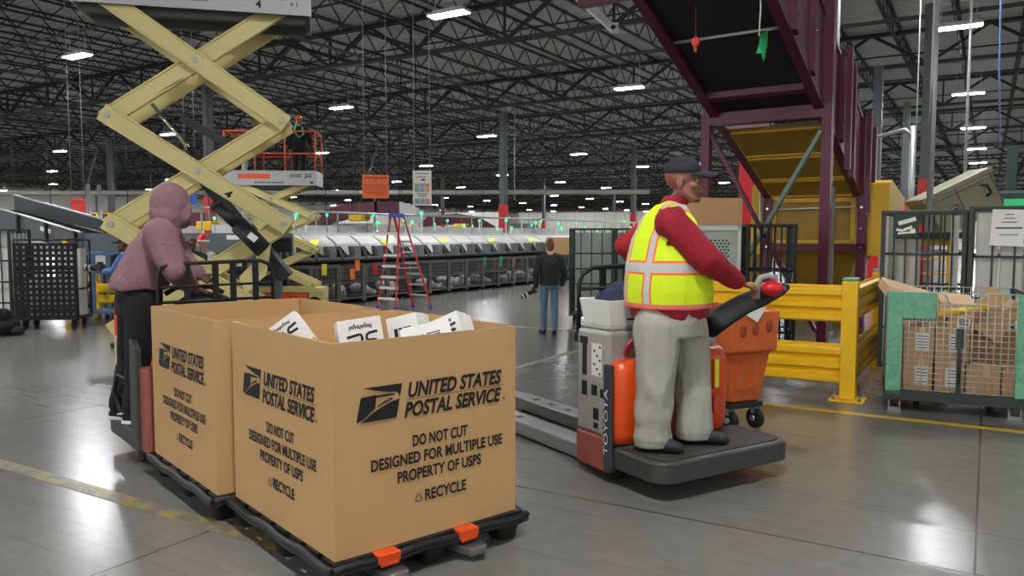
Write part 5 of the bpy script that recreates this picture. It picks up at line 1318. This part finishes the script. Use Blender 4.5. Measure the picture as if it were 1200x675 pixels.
# second machine line behind, same build, seen over the first
so2 = dup(so, Bw(-19.5, 15), -ANG, 'second sorting machine line behind the first, its hoods showing above')
so3 = thing('sorting_line', 'white topped sorting conveyor running far behind the sorting machines', 'sorting conveyor', Bw(-22.3, 18), -ANG)
b = MB(); b.bx(-.8, .8, 0, 70, 1.5, 2.0); b.build('belt_cover', 'sorter_white', so3)
b = MB(); b.bx(-.7, .7, 0, 70, 1.2, 1.5)
for k in range(24): b.bx(-.7, .7, k * 3, k * 3 + .15, 0, 1.2)
b.build('leg_frame', 'sorter_grey', so3)
# green status lights on thin poles over the machines
pole0 = thing('signal_pole', 'thin pole with a green signal light above the sorting machines', 'signal light', Bw(-15.4, 14.6), -ANG, 'green signal lights above the sorting machines')
MB().tube((0, 0, 0), (0, 0, 2.12), .018, n=6).bx(-.03, .03, -.25, .25, 1.48, 1.52).build('pole', 'galv', pole0)
MB().ell((0, 0, 2.16), (.045, .045, .05), None, 10, 6).build('signal_lamp', 'led_green', pole0)
for k in range(1, 46): 
    q = dup(pole0, Bw(-15.3 - (k % 3) * 2.9 - r_.uniform(0, .5), 15 + k * .8 + r_.uniform(0, .5)), -ANG); q.scale.z = r_.uniform(.86, 1.12)
# gantry pipes over the machines
for k, (m0, z) in enumerate(((-16.5, 2.3), (-21, 2.5))):
    o = thing('pipe_gantry', ('long white pipe gantry over the sorting machines', 'second pipe gantry farther behind the sorting machines')[k], 'gantry', Bw(m0, 16), -ANG)
    MB().tube((0, 0, z), (0, 46, z), .035, n=6).build('rail', 'galv', o)
    pm_ = shared(MB().tube((0, 0, 0), (0, 0, z), .03, n=6), 'post', 'galv')
    for q in range(16): put(pm_, o, (0, q * 3, 0))

# white partition and enclosures behind the machines
def cab(nm, lb_, cat, px0, px1, y0, y1, Y, dp, mm, rz=0):
    a, c = at(px0, y1, Y), at(px1, y0, Y); o = thing(nm, lb_, cat, V(((a.x + c.x) / 2, Y, 0)), rz); w_ = c.x - a.x; z0, z1 = max(0, a.z), c.z
    MB().bx(-w_ / 2, w_ / 2, 0, dp, z0, z1).build('body', mm, o, bevel=.03)
    b = MB(); n = max(2, int(w_ / 1.2))
    for k in range(1, n): b.bx(-w_ / 2 + w_ * k / n - .015, -w_ / 2 + w_ * k / n + .015, -.012, 0, z0 + .05, z1 - .05)
    b.build('panel_seam', 'sorter_grey', o)
    if z0 > .05:
        b = MB()
        for s in (-1, 1): b.bx(s * w_ * .42 - .06, s * w_ * .42 + .06, dp * .4, dp * .6, 0, z0)
        b.build('leg', 'sorter_grey', o)
    return o
cab('white_partition', 'white panelled enclosure wall rising behind the sorting machines left of the ladder', 'partition', 366, 452, 262, 300, 34, 3, 'wall_white', -.5)
cab('white_cabinet', 'white equipment cabinet high behind the stepladder', 'cabinet', 545, 585, 274, 300, 44, 2, 'sorter_white', -.5)
cab('grey_cabinet', 'grey equipment cabinet beside the red sleeved column', 'cabinet', 597, 618, 262, 300, 48, 1.5, 'sorter_grey', -.5)
cab('dark_duct', 'low dark machine strip in front of the far white wall', 'machine', 612, 634, 276, 282, 50, 2, 'sorter_dark', -.5)
cab('white_machine', 'pale machine enclosure near the far wall behind the woman', 'machine', 640, 668, 272, 300, 54, 2, 'sorter_white', -.5)
cab('far_partition', 'tall white partition wall filling the far end beyond the woman', 'partition', 600, 900, 248, 292, 95, 1, 'wall_white', -.35)
cab('far_partition', 'far white partition wall seen between columns behind the roll cages', 'partition', 1000, 1260, 236, 292, 70, 1, 'wall_white', .3)
cab('far_partition', 'far white wall stretch behind the sorting machines and overhead chutes', 'partition', 330, 600, 250, 292, 110, 1, 'wall_white', -.4)
o = tag(MB().bx(-.42, .42, -.2, .2, 0, .60).bx(-.06, .06, -.205, -.2, .40, .42).build('cardboard_bulk_box', 'carton', bevel=.01), 'brown cardboard box set on a wire bin behind the head of the walking woman', 'cardboard box'); p = at(654, 300, 28.0); o.location = (p.x, p.y, .945); o.rotation_euler.z = -.1

# ================================================================== overhead purple chute runs in the distance
def overhead(label, pts, wd, ht, m, name='overhead_chute'):
    o = thing(name, label, 'overhead chute', pts[0]); r0 = pts[0]
    for i in range(len(pts) - 1):
        b = MB(); b.bar(pts[i] - r0, pts[i + 1] - r0, wd, ht); b.build('trough', m, o)
        b = MB(); p = pts[i] - r0; b.bar(p + V((0, 0, -ht * .55)), p + V((0, 0, ht * .55)), wd * 1.06, .08, (1, 0, 0)); b.build('joint_flange', m, o)
    b = MB()
    for p in pts[::2]: b.tube(p - r0 + V((0, 0, ht / 2)), V((p.x - r0.x, p.y - r0.y, 8.64 - r0.z)), .015, n=6)
    b.build('hanger_rod', 'truss_steel', o)
    return o
Yc = 32
overhead('curved purple overhead chute rising behind the orange hanging sign', [at(x, y, Yc + d) for x, y, d in ((352, 268, 2), (366, 261, 1.6), (382, 255, 1.2), (400, 250, .8), (420, 246, .4), (445, 244, 0), (468, 244, 0))], .8, .5, 'purple')
overhead('silver end of the overhead chute bending down behind the ladder top', [at(x, y, Yc) for x, y in ((471, 245), (480, 247), (488, 252), (496, 258))], .8, .52, 'alu')
overhead('second purple overhead chute curving down farther behind the ladder', [at(x, y, 42) for x, y in ((498, 260), (515, 258), (535, 257), (552, 259), (566, 264), (578, 271))], .9, .55, 'purple')
overhead('long purple overhead run behind the hooded person and the red post', [at(x, y, 30) for x, y in ((60, 256), (100, 256), (150, 256), (200, 257), (245, 257))], .8, .5, 'purple')
for i, (px, py, Y, lb_) in enumerate([(421, 254, 31, 'yellow drive box under the nearer purple overhead chute'), (541, 266, 41, 'yellow drive box under the farther purple overhead chute'), (486, 266, 38, 'dull yellow drive box seen just behind the ladder top'), (245, 265, 28, 'yellow drive box beside the red column sleeve near the hooded person')]):
    p = at(px, py, Y); o = thing('drive_box', lb_, 'drive box', p, -.3)
    MB().bx(-.32, .32, -.3, .3, -.17, .17).build('housing', 'yellow', o, bevel=.04)
    MB().tube((.32, 0, 0), (.44, 0, 0), .10, n=12).tube((0, 0, .17), (0, 0, .6), .02, n=6).build('motor', 'ochre', o)
# mezzanine catwalk line with hanging white rods, left and middle
o = thing('catwalk', 'pale steel catwalk hung on white rods across the far left of the hall', 'catwalk', at(0, 226, 44), math.radians(-2))
a = at(0, 226, 44); L_ = 36
b = MB(); b.bx(-12, L_, 0, 1.2, -.10, .10); b.build('walkway', pm('catwalk_paint', (150, 148, 138), .6), o)
b = MB()
for k in range(24): b.tube((-11 + k * 1.95, .1, .1), (-11 + k * 1.95, .1, 4.1), .02, n=6)
for k in range(0, 20, 4): b.tube((-11 + k * 1.95, .1, -.6), (-10 + k * 1.95, .1, 2.6), .05, n=6); b.tube((-10.2 + k * 1.95, .1, -2.2), (-10.2 + k * 1.95, .1, 0), .07, n=6)
b.build('hanger_rod', 'column_steel', o)
o = thing('yellow_stair', 'yellow railed maintenance platform behind the red hanging sign', 'platform', V((at(100, 270, 26).x, 26, 0)), -.2)
b = MB(); z0 = 1.75
for x in (-.9, -.45, 0, .45, .9): b.tube((x, 0, z0), (x, 0, z0 + .6), .03, n=6)
for z in (z0, z0 + .3, z0 + .6): b.tube((-.9, 0, z), (.9, 0, z), .03, n=6)
b.build('railing', 'yellow', o)
b = MB(); b.bx(-.95, .95, 0, 1, z0 - .1, z0); b.bx(-.9, -.8, .1, .2, 0, z0); b.bx(.8, .9, .1, .2, 0, z0); b.build('deck', 'dark_steel', o)
for i, (px, Y) in enumerate(((105, 21), (118, 21.5))):
    p = at(px, 275, Y); o = tag(MB().tube((0, 0, 0), (0, 0, 3.0), .055, n=10).build('vertical_conduit', 'galv'), ('white vertical pipe rising behind the grey conveyor, next to the red sign', 'second white vertical pipe rising behind the grey conveyor')[i], 'pipe'); o.location = (p.x, p.y, 0)

# ================================================================== hanging signs
def sign(label, x0, x1, y0, y1, Y, mm, rz, lines=(), name='hanging_sign'):
    a, c = at(x0, y1, Y), at(x1, y0, Y); o = thing(name, label, 'sign', (a + c) / 2, rz); w_, h_ = (c.x - a.x), (c.z - a.z)
    MB().bx(-w_ / 2, w_ / 2, -.01, .01, -h_ / 2, h_ / 2).build('board', mm, o)
    b = MB()
    for s in (-.42, .42): b.tube((s * w_, 0, h_ / 2), (s * w_, 0, 8.0 - o.location.z), .008, n=5)
    b.build('wire', 'galv', o)
    for fx, fz, fw, fh, cm in lines: MB().box((fx * w_, -.0125, fz * h_), (fw * w_, .003, fh * h_)).build('print', cm, o)
    return o
dk = pm('sign_ink', (150, 52, 30), .7); bl = pm('sign_dark', (60, 66, 70), .7)
pg, pb, pr_ = pm('sign_green', (140, 178, 150), .7), pm('sign_blue', (140, 176, 206), .7), pm('sign_salmon', (220, 150, 122), .7)
sign('orange square sign hanging over the sorting machines', 425, 455.5, 205, 232.5, 16.5, 'sign_orange', .05, [(0, .38, .8, .05, dk), (0, .25, .06, .08, dk), (0, .08, .9, .02, dk), (0, .0, .9, .02, dk), (0, -.08, .9, .02, dk), (0, -.16, .9, .02, dk), (0, -.24, .9, .02, dk), (0, -.32, .7, .02, dk)])
sign('tall white sign with green, blue and salmon squares hanging right of the orange one', 484, 505.5, 200, 241, 17.5, 'paper', .04, [(0, .42, .7, .02, bl), (-.05, .32, .5, .02, bl), (.05, .24, .22, .05, bl)] + [(-.28 + .28 * i, .08 - j * .13, .25, .11, c) for i, c in enumerate((pg, pb, pr_)) for j in (0, 1)] + [(0, -.16, .6, .02, bl), (0, -.22, .45, .02, bl)] + [(-.28 + .28 * i, -.38, .25, .15, c) for i, c in enumerate((pg, pb, pr_))])
sign('red orange sign hanging above the grey conveyor', 83.5, 100, 233, 252.5, 18.5, 'sign_red', .06, [(0, .38, .8, .04, dk), (0, .26, .8, .03, dk), (0, -.4, .7, .03, dk)])
sign('blue sign hanging beside the hood of the mauve sweatshirt', 217, 230, 221, 242, 19, 'blue', .05, [(.2, -.44, .5, .03, 'paper')])

# ================================================================== grey belt conveyor on the left
gc = thing('belt_conveyor', 'grey belt conveyor with a sloping upper section above the cage carts', 'conveyor', V((at(86, 285, 16.2).x, 16.2, 0)), math.radians(-20))
b = MB(); b.bx(-.05, 4.7, -.03, .03, 1.30, 1.68); b.bx(-.05, 4.7, .87, .93, 1.30, 1.68); b.build('side_rail', 'conv_grey', gc)
b = MB(); b.bx(0, 4.7, .03, .87, 1.56, 1.60); b.build('belt', 'belt', gc)
b = MB(); pr = [(.3, 1.30), (.3, 1.68), (-2.9, 2.40), (-2.9, 1.90)]
b.prism([V((x, -.05, z)) for x, z in pr], (0, .06, 0)); b.build('sloped_side', 'conv_grey', gc)
b = MB(); b.prism([V((x, .98, z)) for x, z in ((.9, 1.50), (1.0, 1.70), (-2.9, 2.56), (-2.9, 2.2))], (0, .05, 0)); b.build('sloped_side', pm('conv_far', (74, 78, 80), .5, .2), gc)
b = MB(); b.bar(V((1.0, .98, 1.71)), V((-2.9, .98, 2.57)), .07, .03); b.bar(V((.3, -.05, 1.69)), V((-2.9, -.05, 2.41)), .07, .03); b.build('edge_trim', 'galv', gc)
b = MB(); b.prism([V((x, .0, z)) for x, z in ((.6, 1.52), (-2.9, 2.22), (-2.9, 2.18), (.6, 1.48))], (0, .98, 0)); b.build('sloped_belt', 'belt', gc)
for k in range(4):
    x = .15 - .8 * k; b = MB(); b.bar(V((x, -.06, 1.34 + .15 * k)), V((x, -.06, 1.72 + .18 * k)), .05, .10, (0, 1, 0)); b.build('splice_plate', 'dark_steel', gc)
for x in (.9, 2.6, 4.4):
    for y in (.05, .85): b = MB(); b.bx(x - .06, x + .06, y - .04, y + .04, 0, 1.3); b.build('leg', 'conv_grey', gc)
b = MB(); b.bx(2.1, 2.7, -.034, -.031, 1.56, 1.64); b.bx(3.9, 4.3, -.034, -.031, 1.56, 1.64); b.box((-.7, -.055, 1.75), (.3, .004, .09), Matrix.Rotation(.25, 3, 'Y')); pl_ = b.build('name_plate', 'paper', gc)
b = MB(); b.box((-.12, -.09, 1.52), (.10, .05, .10)); b.build('sensor', 'yellow', gc)
b = MB(); b.tube((.8, -.06, .9), (4.5, -.06, 1.0), .04); b.bx(.5, 4.5, .1, .8, .95, 1.02); b.build('under_brace', 'dark_steel', gc)

# ================================================================== cage carts on the left
c1 = gnd(20, 387)
wc = thing('webbed_cart', 'cage cart covered with black webbing standing left of the hooded person', 'cage cart', c1, math.radians(8))
b = MB(); W_ = 1.0; H_ = 1.56
for x in (0, W_):
    for y in (0, .6): b.tube((x, y, .18), (x, y, H_), .02)
for z in (H_, 1.05, .72, .35, .2):
    for y in (0, .6): b.tube((0, y, z), (W_, y, z), .016)
for z in (H_, .7, .2):
    for x in (0, W_): b.tube((x, 0, z), (x, .6, z), .016)
b.build('frame', 'dark_steel', wc)
b = MB()
for k in range(11): x = .02 + k * (W_ - .04) / 10; b.bx(x - .026, x + .026, -.03, -.022, .2, H_ - .06)
for k in range(14): z = .22 + k * (H_ - .30) / 13; b.bx(0, W_, -.036, -.03, z - .026, z + .026)
b.build('webbing', 'black_cloth', wc)
b = MB(); b.bx(.60, .98, .25, .5, .22, 1.40); b.bx(.1, .55, .28, .5, .22, .9); b.build('mail_sleeve', 'liner', wc, bevel=.02)
b = MB(); b.bx(-.02, W_ + .02, -.02, .62, .17, .20); b.build('base', 'dark_steel', wc)
for x in (.1, W_ - .1):
    for y in (.08, .52): b = MB(); b.tube((x - .02, y, .08), (x + .02, y, .08), .08, n=18); b.bx(x - .03, x + .03, y - .03, y + .03, .1, .17); b.build('caster', 'rubber', wc)
t6 = trolley('white lined roll cage cut off by the frame edge beside the webbed cart', -14, 7, .7, .7, 1.75, steel='dark_steel', nb=5, bars=(.5, .9, 1.3), liner='liner'); t6.location = c1 + V((-.88, .1, 0)); t6.rotation_euler.z = .1
b = MB(); b.bx(-.05, .7, .05, .09, .25, 1.45); b.build('mail_sleeve', 'liner', t6); b = MB(); b.bx(.0, .68, .03, .05, 1.45, 1.74); b.build('cloudy_sheet', 'liner_green', t6)
o = tag(MB().ell((0, 0, .17), (.20, .3, .17)).ell((.05, -.1, .34), (.1, .15, .12)).ell((.25, -.05, .08), (.1, .12, .08)).path([(-.1, -.25, .3), (-.05, -.28, .45), (.1, -.22, .42)], .018, 6).build('duffel_bag', 'black_cloth'), 'black duffel bag slumped on the floor beside the webbed cart', 'bag'); o.location = gnd(6, 393)
bc = thing('blue_cart', 'blue steel frame cart parked between the webbed cart and the hooded person', 'cart', gnd(86, 376), math.radians(6))
b = MB()
for x in (0, .36, .40):
    for z in (.1,): b.bx(x - .025, x + .025, -.025, .025, .15, 1.30)
for z in (.15, .55, .9, 1.28): b.bx(0, .38, -.02, .02, z - .02, z + .02)
b.bx(.38, .98, -.02, .02, 1.26, 1.30); b.bx(.38, .98, -.02, .02, .90, .94); b.bx(0, .98, -.03, .6, .13, .18); b.bx(.94, .98, -.02, .02, .9, 1.3)
b.bx(0, .05, .55, .6, .15, 1.3); b.bx(.93, .98, .55, .6, .15, 1.3); b.bx(0, .98, .56, .6, 1.26, 1.3); b.build('frame', 'cart_blue', bc)
for x in (.08, .62, .92): b = MB(); b.tube((x - .02, 0, .065), (x + .02, 0, .065), .065, n=14); b.bx(x - .02, x + .02, -.02, .02, .07, .14); b.build('caster', 'rubber', bc)
yb = thing('yellow_barrier', 'low yellow steel barrier on the floor behind the blue cart', 'barrier', gnd(112, 372), math.radians(-6))
b = MB(); b.bx(0, .10, -.05, .05, 0, .72); b.bx(1.7, 1.8, -.05, .05, 0, .72); b.build('post', 'yellow', yb, bevel=.01)
b = MB(); b.bx(.1, 1.75, -.07, -.02, .50, .68); b.bx(.1, 1.75, -.07, -.02, .30, .46); b.build('rail', 'yellow', yb, bevel=.02)
y2 = thing('yellow_barrier', 'second yellow barrier showing through the blue cart frame', 'barrier', gnd(82, 366), math.radians(-6))
b = MB(); b.bx(-.1, .62, -.07, -.02, .66, .80); b.bx(-.1, .62, -.07, -.02, .40, .56); b.bx(.56, .66, -.04, .06, 0, .82); b.bx(-.1, 0, -.04, .06, 0, .82); b.build('rail', 'yellow', y2, bevel=.02)
ye = thing('yellow_bollard', 'yellow guard post by the conveyor leg behind the webbed cart', 'guard post', gnd(84, 352), 0)
MB().tube((0, 0, 0), (0, 0, 1.45), .10, n=14).build('post', 'yellow', ye); MB().ell((0, 0, 1.45), (.1, .1, .06)).build('cap', 'yellow', ye)
# rack and shelving clutter under the grey conveyor
rk = thing('storage_rack', 'dark storage rack standing in the shade under the grey conveyor', 'rack', V((at(100, 300, 19).x, 19, 0)), -.3)
b = MB()
for x in (0, 1.5, 3.0, 4.5):
    for y in (0, .6): b.bx(x - .04, x + .04, y - .04, y + .04, 0, 1.35)
for z in (.3, .8, 1.3): b.bx(0, 4.5, 0, .6, z - .03, z + .03)
b.build('shelving', 'dark_steel', rk)
b = MB()
for k in range(9): b.bx(.2 + k * .48, .52 + k * .48, .1, .5, .83, 1.02 + .2 * r_.random())
b.build('stacked_trays', 'sorter_white', rk)

# ================================================================== conduits and cable on the right
def conduit(label, px, Y, z0, z1, r=.03, mm='galv'):
    p = at(px, 275, Y); o = tag(MB().tube((0, 0, z0), (0, 0, z1), r, n=10).tube((0, 0, z0), (0, 0, z0 + .05), r * 1.8, n=10).build('vertical_conduit', mm), label, 'pipe'); o.location = (p.x, p.y, 0); return o
conduit('thick galvanised conduit dropping beside the tipped olive bin', 1088, 11.9, 0, 8.4, .045)
conduit('galvanised conduit nearer the purple conveyor dropping to the roll cages', 1066, 12.8, 0, 3.4, .045)
conduit('slim galvanised conduit hanging from the roof near the green machine', 1128, 16, 1.5, 8.6, .03)
conduit('slim conduit rising beside the purple conveyor wall', 970, 12.6, 0, 8.4, .03); conduit('second slim conduit rising beside the purple conveyor wall', 975, 12.9, 0, 8.4, .035)
p = at(1066, 162, 12.8); q = at(1012, 164, 14)
o = tag(MB().path([V((0, 0, 0)), V((0, 0, .08)), V((-.06, .02, .14)), V((q.x - p.x, q.y - p.y, .13))], .03, 8).build('bent_conduit', 'galv'), 'bent conduit elbow running across behind the purple conveyor', 'pipe'); o.location = p
p = at(1172, 20, 12); o = tag(MB().path([(0, 0, 2.2), (0, 0, .5), (.02, 0, -.8), (.08, 0, -1.9)], .014, 6).build('hanging_cable', 'cable_blue'), 'pale blue cable hanging from the roof near the row of lights', 'cable'); o.location = p
p = at(1077, 60, 14); o = tag(MB().tube((0, 0, -3.3), (0, 0, 3), .012, n=6).build('hanging_wire', 'galv'), 'thin straight wire hanging beside the thick conduit', 'wire'); o.location = p
p = at(718, 33, 10.5); q = at(650, -28, 10.5)
o = tag(MB().bar((0, 0, 0), q - p, .09, .09).tube((0, -.05, 0), (0, -.04, 0), .03, n=10).box((.02, 0, 0), (.10, .10, .12)).build('unistrut_arm', 'white'), 'white square steel arm reaching in above beside the conveyor beam', 'arm'); o.location = p
conduit('thin white drop pipe between the roof and the machines near the middle column', 603, 40, 3.4, 8.65, .03)
